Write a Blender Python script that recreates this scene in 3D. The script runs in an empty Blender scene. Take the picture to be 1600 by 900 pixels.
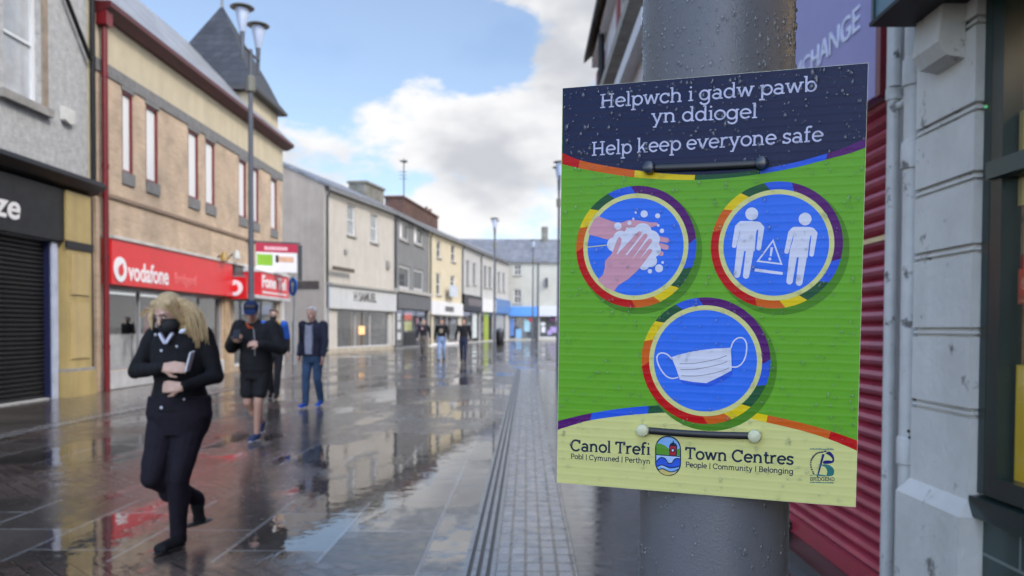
import bpy, bmesh, math, random
from mathutils import Vector, Matrix
random.seed(11)
R = math.radians
scene = bpy.context.scene
COL = scene.collection

# ------------------------------------------------------------------ camera
FPX, PPX, PPY = 1260.0, 822.84, 542.79          # focal length and principal point in photo pixels
_p, _r = R(-1.4), R(0.3)
FW = Vector((0, math.cos(_p), math.sin(_p)))
_rt = Vector((1, 0, 0)); _up = _rt.cross(FW)
RT = math.cos(_r)*_rt + math.sin(_r)*_up
UP = -math.sin(_r)*_rt + math.cos(_r)*_up
EYE = Vector((0, 0, 1.4))
cd = bpy.data.cameras.new('camera'); cam = bpy.data.objects.new('camera', cd); COL.objects.link(cam)
m3 = Matrix((RT, UP, -FW)).transposed()
cam.matrix_world = Matrix.Translation(EYE) @ m3.to_4x4()
cd.sensor_fit = 'HORIZONTAL'; cd.sensor_width = 36.0; cd.lens = FPX/1600*36
cd.shift_x = (800-PPX)/1600; cd.shift_y = (PPY-450)/1600
cd.clip_start = 0.05; cd.clip_end = 2000
cd.dof.use_dof = True; cd.dof.focus_distance = 0.83; cd.dof.aperture_fstop = 8.4; cd.dof.aperture_blades = 7
scene.camera = cam

# ------------------------------------------------------------------ sky, sun, exposure
SUN_EL, SUN_AZ = R(42), R(122)                    # azimuth clockwise from +Y (down the street) towards +X
world = bpy.data.worlds.new('World'); scene.world = world; world.use_nodes = True
wn = world.node_tree.nodes; wl = world.node_tree.links; wn.clear()
wo = wn.new('ShaderNodeOutputWorld'); bg = wn.new('ShaderNodeBackground'); bg.inputs['Strength'].default_value = 0.1
sky = wn.new('ShaderNodeTexSky'); sky.sky_type = 'NISHITA'; sky.sun_disc = False
sky.sun_elevation = SUN_EL; sky.sun_rotation = SUN_AZ; sky.altitude = 50; sky.air_density = 1.0; sky.dust_density = 1.2; sky.ozone_density = 2.0
def wmath(op, a, b=None, c=None, clamp=False):
    n = wn.new('ShaderNodeMath'); n.operation = op; n.use_clamp = clamp
    for i, v in enumerate((a, b, c)):
        if v is None: continue
        if isinstance(v, (int, float)): n.inputs[i].default_value = v
        else: wl.new(v, n.inputs[i])
    return n.outputs[0]
tc = wn.new('ShaderNodeTexCoord'); sep = wn.new('ShaderNodeSeparateXYZ'); wl.new(tc.outputs['Generated'], sep.inputs[0])
mp = wn.new('ShaderNodeMapping'); mp.inputs['Scale'].default_value = (1, 1, 1.9); mp.inputs['Location'].default_value = (3.1, 0.4, 0.15)
wl.new(tc.outputs['Generated'], mp.inputs['Vector'])
n1 = wn.new('ShaderNodeTexNoise'); n1.inputs['Scale'].default_value = 5.6; n1.inputs['Detail'].default_value = 9; n1.inputs['Roughness'].default_value = 0.56
wl.new(mp.outputs[0], n1.inputs['Vector'])
mp2 = wn.new('ShaderNodeMapping'); mp2.inputs['Scale'].default_value = (1, 1, 1.9); mp2.inputs['Location'].default_value = (3.1, 0.36, 0.26)
wl.new(tc.outputs['Generated'], mp2.inputs['Vector'])
n2 = wn.new('ShaderNodeTexNoise'); n2.inputs['Scale'].default_value = 5.6; n2.inputs['Detail'].default_value = 4; n2.inputs['Roughness'].default_value = 0.5
wl.new(mp2.outputs[0], n2.inputs['Vector'])
# cover: thicker towards the horizon and to the right of the street, thin up on the left
elev = wmath('MULTIPLY', sep.outputs['Z'], -0.50)
azim = wmath('MULTIPLY', sep.outputs['X'], 0.26)
n1c = wmath('MULTIPLY_ADD', n1.outputs['Fac'], 1.5, -0.25)
cover = wmath('ADD', wmath('ADD', n1c, elev), wmath('ADD', azim, 0.20))
mask = wn.new('ShaderNodeMapRange'); mask.interpolation_type = 'SMOOTHSTEP'
mask.inputs['From Min'].default_value = 0.45; mask.inputs['From Max'].default_value = 0.60
def lobe(px, py, p, w):
    d = (((px-PPX)/FPX)*RT - ((py-PPY)/FPX)*UP + FW).normalized()
    q = wn.new('ShaderNodeVectorMath'); q.operation = 'DOT_PRODUCT'; wl.new(tc.outputs['Generated'], q.inputs[0]); q.inputs[1].default_value = d
    return wmath('MULTIPLY', wmath('POWER', wmath('MAXIMUM', q.outputs['Value'], 0.0), p), w)
# cloud banks and blue gaps of this afternoon's sky, as compass directions
for a_ in ((770, 210, 240, .12), (905, 120, 300, .12), (470, 265, 300, .10), (630, 150, 600, .10), (500, 80, 110, -.14), (710, 60, 220, -.24), (800, 95, 700, -.10), (575, 225, 900, -.10), (830, 20, 500, .05), (330, 120, 160, -.08)):
    cover = wmath('ADD', cover, lobe(*a_))
wl.new(cover, mask.inputs['Value'])
shade = wn.new('ShaderNodeMapRange'); shade.interpolation_type = 'SMOOTHSTEP'
shade.inputs['From Min'].default_value = 0.40; shade.inputs['From Max'].default_value = 0.66
wl.new(wmath('ADD', wmath('ADD', n2.outputs['Fac'], lobe(760, 230, 300, .17)), wmath('ADD', lobe(880, 175, 600, .08), lobe(720, 345, 60, -.16))), shade.inputs['Value'])
cc = wn.new('ShaderNodeMix'); cc.data_type = 'RGBA'
cc.inputs['A'].default_value = (5.0, 5.0, 5.05, 1); cc.inputs['B'].default_value = (3.1, 3.2, 3.45, 1)
wl.new(shade.outputs[0], cc.inputs['Factor'])
skyb = wn.new('ShaderNodeMix'); skyb.data_type = 'RGBA'; skyb.blend_type = 'MULTIPLY'; skyb.inputs['Factor'].default_value = 1
skyb.inputs['B'].default_value = (1.15, 1.15, 1.15, 1); wl.new(sky.outputs[0], skyb.inputs['A'])
wm = wn.new('ShaderNodeMix'); wm.data_type = 'RGBA'
thin = wmath('MULTIPLY_ADD', mask.outputs[0], 0.88, 0.12); wl.new(thin, wm.inputs['Factor']); wl.new(skyb.outputs['Result'], wm.inputs['A']); wl.new(cc.outputs['Result'], wm.inputs['B'])
# added fill: sky behind the viewer brightened to light the notice and gables
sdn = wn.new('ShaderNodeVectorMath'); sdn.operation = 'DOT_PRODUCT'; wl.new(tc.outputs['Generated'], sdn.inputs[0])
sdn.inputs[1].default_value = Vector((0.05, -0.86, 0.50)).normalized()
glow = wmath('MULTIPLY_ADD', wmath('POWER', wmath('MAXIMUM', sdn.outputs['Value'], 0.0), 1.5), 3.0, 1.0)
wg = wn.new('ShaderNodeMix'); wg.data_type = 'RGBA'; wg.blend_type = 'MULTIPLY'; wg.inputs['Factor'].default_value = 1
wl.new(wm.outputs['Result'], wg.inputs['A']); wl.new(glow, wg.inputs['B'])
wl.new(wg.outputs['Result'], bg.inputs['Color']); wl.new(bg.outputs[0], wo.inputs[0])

sl = bpy.data.lights.new('sun', 'SUN'); sl.energy = 1.0; sl.angle = R(12); sl.color = (1.0, 0.92, 0.80)
so = bpy.data.objects.new('sun', sl); COL.objects.link(so)
sd = Vector((math.cos(SUN_EL)*math.sin(SUN_AZ), math.cos(SUN_EL)*math.cos(SUN_AZ), math.sin(SUN_EL)))
so.rotation_euler = sd.to_track_quat('Z', 'Y').to_euler(); so.location = (20, 10, 30)
scene.view_settings.view_transform = 'Standard'; scene.view_settings.look = 'None'
scene.view_settings.exposure = 1.0; scene.view_settings.gamma = 1.0; scene.view_settings.use_curve_mapping = False
scene.cycles.max_bounces = 7; scene.cycles.transparent_max_bounces = 8; scene.cycles.caustics_reflective = False; scene.cycles.caustics_refractive = False
scene.cycles.sample_clamp_indirect = 6; scene.cycles.use_denoising = True

# ------------------------------------------------------------------ measuring helpers (photo pixel -> place in the street)
def ray(px, py): return ((px-PPX)/FPX)*RT - ((py-PPY)/FPX)*UP + FW
def at_z(px, py, z):
    d = ray(px, py); return EYE + d*((z-EYE.z)/d.z)
def at_y(px, py, y):
    d = ray(px, py); return EYE + d*((y-EYE.y)/d.y)
def at_x(px, py, x):
    d = ray(px, py); return EYE + d*((x-EYE.x)/d.x)

# ------------------------------------------------------------------ materials
MATS = {}
def mat(name, col, rough=0.6, var=0.0, vscale=3.0, bump=0.0, bscale=40.0, spec=0.5, metal=0.0, streak=0.0, col2=None, coat=0.0, emit=0.0, chip=None):
    if name in MATS: return MATS[name]
    m = bpy.data.materials.new(name); m.use_nodes = True; nt = m.node_tree; n = nt.nodes; l = nt.links
    b = n['Principled BSDF']; b.inputs['Base Color'].default_value = (*col, 1); b.inputs['Roughness'].default_value = rough
    b.inputs['Metallic'].default_value = metal; b.inputs['Specular IOR Level'].default_value = spec; b.inputs['Coat Weight'].default_value = coat
    if emit: b.inputs['Emission Color'].default_value = (*col, 1); b.inputs['Emission Strength'].default_value = emit
    t = n.new('ShaderNodeTexCoord')
    if var or streak:
        ns = n.new('ShaderNodeTexNoise'); ns.inputs['Scale'].default_value = vscale; ns.inputs['Detail'].default_value = 8; ns.inputs['Roughness'].default_value = 0.62
        l.new(t.outputs['Object'], ns.inputs['Vector'])
        fac = ns.outputs['Fac']
        if streak:
            mpp = n.new('ShaderNodeMapping'); mpp.inputs['Scale'].default_value = (1.3, 1.3, 0.16); l.new(t.outputs['Object'], mpp.inputs[0])
            ns2 = n.new('ShaderNodeTexNoise'); ns2.inputs['Scale'].default_value = 2.0; ns2.inputs['Detail'].default_value = 6; l.new(mpp.outputs[0], ns2.inputs['Vector'])
            mm = n.new('ShaderNodeMix'); mm.data_type = 'FLOAT'; mm.inputs['Factor'].default_value = streak
            l.new(fac, mm.inputs['A']); l.new(ns2.outputs['Fac'], mm.inputs['B']); fac = mm.outputs['Result']
        rp = n.new('ShaderNodeMapRange'); rp.inputs['From Min'].default_value = 0.3; rp.inputs['From Max'].default_value = 0.7
        l.new(fac, rp.inputs['Value'])
        mx = n.new('ShaderNodeMix'); mx.data_type = 'RGBA'
        k = var
        lo = col2 if col2 else tuple(c*(1-k) for c in col); hi = col if col2 else tuple(min(1, c*(1+k*0.6)) for c in col)
        mx.inputs['A'].default_value = (*lo, 1); mx.inputs['B'].default_value = (*hi, 1)
        l.new(rp.outputs[0], mx.inputs['Factor']); out = mx.outputs['Result']
        if chip:
            nc = n.new('ShaderNodeTexNoise'); nc.inputs['Scale'].default_value = chip[0]; nc.inputs['Detail'].default_value = 7; nc.inputs['Roughness'].default_value = .65; l.new(t.outputs['Object'], nc.inputs['Vector'])
            rc = n.new('ShaderNodeMapRange'); rc.inputs['From Min'].default_value = chip[1]; rc.inputs['From Max'].default_value = chip[1]+.07; l.new(nc.outputs['Fac'], rc.inputs['Value'])
            mc = n.new('ShaderNodeMix'); mc.data_type = 'RGBA'; mc.inputs['B'].default_value = (*chip[2], 1); l.new(rc.outputs[0], mc.inputs['Factor']); l.new(out, mc.inputs['A']); out = mc.outputs['Result']
        l.new(out, b.inputs['Base Color'])
    if bump:
        nb = n.new('ShaderNodeTexNoise'); nb.inputs['Scale'].default_value = bscale; nb.inputs['Detail'].default_value = 4; l.new(t.outputs['Object'], nb.inputs['Vector'])
        bp = n.new('ShaderNodeBump'); bp.inputs['Strength'].default_value = bump; bp.inputs['Distance'].default_value = 0.02
        l.new(nb.outputs['Fac'], bp.inputs['Height']); l.new(bp.outputs[0], b.inputs['Normal'])
    MATS[name] = m; return m

def brick_mat(name, c1, c2, mortar, bw=0.225, bh=0.075, rough=0.75, msize=0.008):
    if name in MATS: return MATS[name]
    m = bpy.data.materials.new(name); m.use_nodes = True; nt = m.node_tree; n = nt.nodes; l = nt.links
    b = n['Principled BSDF']; b.inputs['Roughness'].default_value = rough
    t = n.new('ShaderNodeTexCoord'); s = n.new('ShaderNodeSeparateXYZ'); l.new(t.outputs['Object'], s.inputs[0])
    a = n.new('ShaderNodeMath'); a.operation = 'ADD'; l.new(s.outputs[0], a.inputs[0]); l.new(s.outputs[1], a.inputs[1])
    cb = n.new('ShaderNodeCombineXYZ'); l.new(a.outputs[0], cb.inputs[0]); l.new(s.outputs[2], cb.inputs[1])
    br = n.new('ShaderNodeTexBrick'); br.inputs['Scale'].default_value = 1; br.inputs['Brick Width'].default_value = bw; br.inputs['Row Height'].default_value = bh
    br.inputs['Mortar Size'].default_value = msize; br.inputs['Color1'].default_value = (*c1, 1); br.inputs['Color2'].default_value = (*c2, 1); br.inputs['Mortar'].default_value = (*mortar, 1)
    l.new(cb.outputs[0], br.inputs['Vector'])
    ns = n.new('ShaderNodeTexNoise'); ns.inputs['Scale'].default_value = 1.3; ns.inputs['Detail'].default_value = 7; l.new(t.outputs['Object'], ns.inputs['Vector'])
    rp = n.new('ShaderNodeMapRange'); rp.inputs['From Min'].default_value = .3; rp.inputs['From Max'].default_value = .7; rp.inputs['To Min'].default_value = .72; rp.inputs['To Max'].default_value = 1.15; l.new(ns.outputs['Fac'], rp.inputs['Value'])
    mx = n.new('ShaderNodeMix'); mx.data_type = 'RGBA'; mx.blend_type = 'MULTIPLY'; mx.inputs['Factor'].default_value = 1
    l.new(br.outputs['Color'], mx.inputs['A']); l.new(rp.outputs[0], mx.inputs['B']); l.new(mx.outputs['Result'], b.inputs['Base Color'])
    bp = n.new('ShaderNodeBump'); bp.inputs['Strength'].default_value = .5; bp.inputs['Distance'].default_value = .01; bp.invert = True
    l.new(br.outputs['Fac'], bp.inputs['Height']); l.new(bp.outputs[0], b.inputs['Normal'])
    MATS[name] = m; return m

def glass_mat(name, tint=(1, 1, 1), strength=1.0):
    """clear shop glass: see-through with a Fresnel mirror on top"""
    if name in MATS: return MATS[name]
    m = bpy.data.materials.new(name); m.use_nodes = True; nt = m.node_tree; n = nt.nodes; l = nt.links; n.clear()
    o = n.new('ShaderNodeOutputMaterial'); mix = n.new('ShaderNodeMixShader'); tr = n.new('ShaderNodeBsdfTransparent'); gl = n.new('ShaderNodeBsdfGlossy')
    tr.inputs['Color'].default_value = (*tint, 1); gl.inputs['Roughness'].default_value = 0.015
    fr = n.new('ShaderNodeFresnel'); fr.inputs['IOR'].default_value = 1.55
    mu = n.new('ShaderNodeMath'); mu.operation = 'MULTIPLY'; mu.inputs[1].default_value = strength*1.5; mu.use_clamp = True; l.new(fr.outputs[0], mu.inputs[0])
    ge = n.new('ShaderNodeNewGeometry'); bk = n.new('ShaderNodeMix'); bk.data_type = 'FLOAT'; l.new(ge.outputs['Backfacing'], bk.inputs['Factor']); l.new(mu.outputs[0], bk.inputs['A']); bk.inputs['B'].default_value = .05
    l.new(bk.outputs['Result'], mix.inputs[0]); l.new(tr.outputs[0], mix.inputs[1]); l.new(gl.outputs[0], mix.inputs[2]); l.new(mix.outputs[0], o.inputs[0])
    MATS[name] = m; return m

# ------------------------------------------------------------------ mesh builder
class MB:
    def __init__(s): s.v = []; s.f = []
    def add(s, vs, fs):
        k = len(s.v); s.v += [tuple(v) for v in vs]; s.f += [tuple(i+k for i in f) for f in fs]; return s
    def box(s, x0, x1, y0, y1, z0, z1):
        return s.add([(x0,y0,z0),(x1,y0,z0),(x1,y1,z0),(x0,y1,z0),(x0,y0,z1),(x1,y0,z1),(x1,y1,z1),(x0,y1,z1)],
                     [(0,3,2,1),(4,5,6,7),(0,1,5,4),(1,2,6,5),(2,3,7,6),(3,0,4,7)])
    def tube(s, pts, rad, seg=10, flat=None, cap=True):
        pts = [Vector(p) for p in pts]; n = len(pts)
        if not hasattr(rad, '__len__'): rad = [rad]*n
        up = Vector((0, 0, 1)); prev = None; vs = []; fs = []
        for i, p in enumerate(pts):
            d = (pts[min(i+1, n-1)]-pts[max(i-1, 0)]).normalized()
            if prev is None:
                a = d.cross(up if abs(d.z) < .9 else Vector((0, 1, 0))).normalized()
            else:
                a = (prev - d*prev.dot(d)); a = a.normalized() if a.length > 1e-6 else d.orthogonal().normalized()
            prev = a; b = d.cross(a)
            for k in range(seg):
                t = 2*math.pi*k/seg
                vs.append(p + (a*math.cos(t) + b*math.sin(t)*(flat or 1))*rad[i])
        for i in range(n-1):
            for k in range(seg):
                k2 = (k+1) % seg
                fs.append((i*seg+k, i*seg+k2, (i+1)*seg+k2, (i+1)*seg+k))
        if cap: fs += [tuple(range(seg-1, -1, -1)), tuple((n-1)*seg+k for k in range(seg))]
        return s.add(vs, fs)
    def lathe(s, prof, c=(0, 0, 0), seg=20):
        vs = []; fs = []; n = len(prof)
        for r, z in prof:
            for k in range(seg):
                t = 2*math.pi*k/seg; vs.append((c[0]+max(r, 1e-4)*math.cos(t), c[1]+max(r, 1e-4)*math.sin(t), c[2]+z))
        for i in range(n-1):
            for k in range(seg):
                k2 = (k+1) % seg; fs.append((i*seg+k, i*seg+k2, (i+1)*seg+k2, (i+1)*seg+k))
        fs += [tuple(range(seg-1, -1, -1)), tuple((n-1)*seg+k for k in range(seg))]
        return s.add(vs, fs)
    def prism(s, poly, axis, a, b):
        """extrude a closed 2-D polygon along an axis; poly in the other two axes (in x,y,z order)"""
        def P(q, t): return {'x': (t, q[0], q[1]), 'y': (q[0], t, q[1]), 'z': (q[0], q[1], t)}[axis]
        n = len(poly); vs = [P(q, a) for q in poly]+[P(q, b) for q in poly]
        fs = [tuple(range(n-1, -1, -1)), tuple(range(n, 2*n))]+[(i, (i+1) % n, n+(i+1) % n, n+i) for i in range(n)]
        return s.add(vs, fs)
    def ell(s, c, r, rot=None, seg=14, rings=9):
        vs = []; fs = []; c = Vector(c)
        for i in range(rings+1):
            ph = math.pi*i/rings
            for k in range(seg):
                t = 2*math.pi*k/seg
                q = Vector((r[0]*math.sin(ph)*math.cos(t), r[1]*math.sin(ph)*math.sin(t), r[2]*math.cos(ph)))
                if rot is not None: q = rot @ q
                vs.append(c+q)
        for i in range(rings):
            for k in range(seg):
                k2 = (k+1) % seg; fs.append((i*seg+k, (i+1)*seg+k, (i+1)*seg+k2, i*seg+k2))
        return s.add(vs, fs)
    def build(s, name, m, parent=None, smooth=False, recalc=True, bevel=0.0, **props):
        me = bpy.data.meshes.new(name); me.from_pydata(s.v, [], s.f)
        bm = bmesh.new(); bm.from_mesh(me)
        if smooth: bmesh.ops.remove_doubles(bm, verts=bm.verts, dist=1e-6)
        if recalc: bmesh.ops.recalc_face_normals(bm, faces=bm.faces)
        if smooth:
            for f in bm.faces: f.smooth = True
            for e in bm.edges:
                if len(e.link_faces) == 2 and e.calc_face_angle(0) > R(40): e.smooth = False
        bm.to_mesh(me); bm.free()
        if m: me.materials.append(m)
        o = bpy.data.objects.new(name, me); COL.objects.link(o)
        if parent: o.parent = parent
        for k, v in props.items(): o[k] = v
        return o

def tag(o, label, cat, group=None):
    o['label'] = label; o['category'] = cat
    if group: o['group'] = group
    return o
def thing(name, label, cat, loc=(0, 0, 0), rz=0.0, group=None):
    o = bpy.data.objects.new(name, None); COL.objects.link(o); o.location = loc; o.rotation_euler = (0, 0, rz)
    return tag(o, label, cat, group)

def text_mesh(body, height=1.0, italic=0.0, bold=0.0, extrude=0.0):
    cu = bpy.data.curves.new('lettering', 'FONT'); cu.body = body; cu.size = 1.0; cu.shear = italic; cu.offset = bold; cu.extrude = extrude; cu.resolution_u = 4
    o = bpy.data.objects.new('lettering', cu); COL.objects.link(o)
    dg = bpy.context.evaluated_depsgraph_get(); me = bpy.data.meshes.new_from_object(o.evaluated_get(dg))
    bpy.data.objects.remove(o); bpy.data.curves.remove(cu)
    xs = [v.co.x for v in me.vertices]; ys = [v.co.y for v in me.vertices]
    return me, min(xs), max(xs), min(ys), max(ys)
def text_on(body, x0, x1, z0, z1, y, m, parent, italic=0.0, bold=0.0, name='lettering'):
    """text filling the rectangle x0..x1, z0..z1 of a facade, on the plane y (facing -y), 8 mm thick"""
    me, a, b, c, d = text_mesh(body, italic=italic, bold=bold, extrude=0.01)
    sx = (x1-x0)/(b-a); sz = (z1-z0)/(d-c)
    for v in me.vertices:
        X, Z, T = v.co.x, v.co.y, v.co.z
        v.co = (x0+(X-a)*sx, y - T*0.4, z0+(Z-c)*sz)
    me.materials.clear(); me.materials.append(m)
    o = bpy.data.objects.new(name, me); COL.objects.link(o); o.parent = parent
    return o
# ------------------------------------------------------------------ palette
black_paint = mat('black_paint', (.009, .009, .010), .4, .3, spec=.3)
dark_grey_paint = mat('dark_grey_paint', (.05, .055, .065), .4, .3)
white_paint = mat('white_paint', (.72, .72, .72), .5, .12, 2, streak=.5)
red_paint = mat('red_paint', (.16, .010, .015), .35, .2)
slate = brick_mat('roof_slate', (.16, .17, .19), (.23, .24, .26), (.08, .08, .09), .3, .22, .45, .012)
dark_slate = brick_mat('dark_slate', (.026, .028, .032), (.045, .048, .055), (.015, .015, .018), .3, .24, .5, .012)
lead = mat('lead_grey', (.2, .21, .22), .5, .3)
shop_glass = glass_mat('shop_glass')
dark_glass = mat('dark_window_glass', (.025, .028, .032), .03, spec=.9)
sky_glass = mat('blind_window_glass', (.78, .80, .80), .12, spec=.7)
steel = mat('galvanised_steel', (.32, .34, .37), .38, .2, metal=.6)
stone_trim = mat('stone_trim', (.30, .29, .27), .7, .3, 4, bump=.2)

# ------------------------------------------------------------------ facade helper
class Fac:
    """local frame of a facade: x along it (left to right as seen from the street), -y towards the street, z up"""
    def __init__(s, name, label, cat, P0, P1, group=None):
        s.P0 = Vector((P0[0], P0[1], 0)); d = Vector((P1[0]-P0[0], P1[1]-P0[1], 0)); s.L = d.length; s.d = d/s.L
        s.out = Vector((s.d.y, -s.d.x, 0)); s.rz = math.atan2(s.d.y, s.d.x)
        s.root = thing(name, label, cat, s.P0, s.rz, group)
    def uz(s, px, py, off=0.0):
        q = s.P0 + s.out*off; d = ray(px, py); t = (q-EYE).dot(s.out)/d.dot(s.out); p = EYE+d*t
        return (p-s.P0).dot(s.d), p.z
    def rect(s, x0, y0, x1, y1, off=0.0):
        """photo rectangle -> u0,u1,z0,z1 (heights averaged over both ends)"""
        xm, ym = (x0+x1)/2, (y0+y1)/2
        ua = s.uz(x0, ym, off)[0]; ub = s.uz(x1, ym, off)[0]
        return ua, ub, s.uz(xm, y1, off)[1], s.uz(xm, y0, off)[1]
    def box(s, name, u0, u1, y0, y1, z0, z1, m, parent=None, **k):
        return MB().box(u0, u1, y0, y1, z0, z1).build(name, m, parent or s.root, **k)
    def wall(s, z0, z1, ops, m, D=6.0, u0=0.0, u1=None, rev=.14, ridge=None, name='wall'):
        u1 = s.L if u1 is None else u1; b = MB()
        us = sorted({u0, u1, *[o[0] for o in ops], *[o[1] for o in ops]}); zs = sorted({z0, z1, *[o[2] for o in ops], *[o[3] for o in ops]})
        us = [u for u in us if u0-1e-6 <= u <= u1+1e-6]; zs = [z for z in zs if z0-1e-6 <= z <= z1+1e-6]
        for i in range(len(us)-1):
            for j in range(len(zs)-1):
                cu, cz = (us[i]+us[i+1])/2, (zs[j]+zs[j+1])/2
                if any(o[0] < cu < o[1] and o[2] < cz < o[3] for o in ops): continue
                b.add([(us[i],0,zs[j]),(us[i+1],0,zs[j]),(us[i+1],0,zs[j+1]),(us[i],0,zs[j+1])], [(0,1,2,3)])
        for a, c, e, f in ops:
            r = rev
            b.add([(a,0,e),(a,r,e),(a,r,f),(a,0,f)], [(0,1,2,3)]); b.add([(c,0,e),(c,0,f),(c,r,f),(c,r,e)], [(0,1,2,3)])
            b.add([(a,0,e),(c,0,e),(c,r,e),(a,r,e)], [(0,1,2,3)]); b.add([(a,0,f),(a,r,f),(c,r,f),(c,0,f)], [(0,1,2,3)])
        for u, fl in ((u0, 1), (u1, 0)):
            side = [(u,0,z0),(u,0,z1)] + ([(u,D/2,ridge)] if ridge else []) + [(u,D,z1),(u,D,z0)]
            b.add(side, [tuple(range(len(side))) if fl else tuple(range(len(side)-1, -1, -1))])
        b.add([(u0,D,z0),(u0,D,z1),(u1,D,z1),(u1,D,z0)], [(0,1,2,3)])
        if not ridge: b.add([(u0,0,z1),(u1,0,z1),(u1,D,z1),(u0,D,z1)], [(0,1,2,3)])
        return b.build(name, m, s.root, recalc=False)
    def roof(s, zE, zR, m, D=6.0, u0=0.0, u1=None, over=.25, t=.14, side=.08, name='roof'):
        u1 = s.L if u1 is None else u1
        k = (zR-zE)/(D/2); ye = -over; ze = zE-over*k
        poly = [(ye, ze+.02), (D/2, zR+.02), (D+over, ze+.02), (D+over, ze+t+.02), (D/2, zR+t+.02), (ye, ze+t+.02)]
        return MB().prism(poly, 'x', u0-side, u1+side).build(name, m, s.root)
    def window(s, o, fm, pm, rev=.14, t=.06, mid=True, vert=0, sill=None, rails=()):
        a, c, e, f = o; b = MB(); y0, y1 = rev-.07, rev
        b.box(a, a+t, y0, y1, e, f); b.box(c-t, c, y0, y1, e, f)
        b.box(a+t, c-t, y0, y1, e, e+t); b.box(a+t, c-t, y0, y1, f-t, f)
        if mid: b.box(a+t, c-t, y0+.015, y1-.002, (e+f)/2-.025, (e+f)/2+.025)
        for k in range(vert):
            x = a+t+(c-a-2*t)*(k+1)/(vert+1); b.box(x-.02, x+.02, y0+.02, y1-.004, e+t, f-t)
        w = b.build('window', fm, s.root)
        MB().box(a+t*.5, c-t*.5, y1-.018, y1-.01, e+t*.5, f-t*.5).build('pane', pm, w)
        if sill: MB().box(a-.08, c+.08, -.09, rev-.075, e-.11, e-.002).build('sill', sill, w)
        return w

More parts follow.
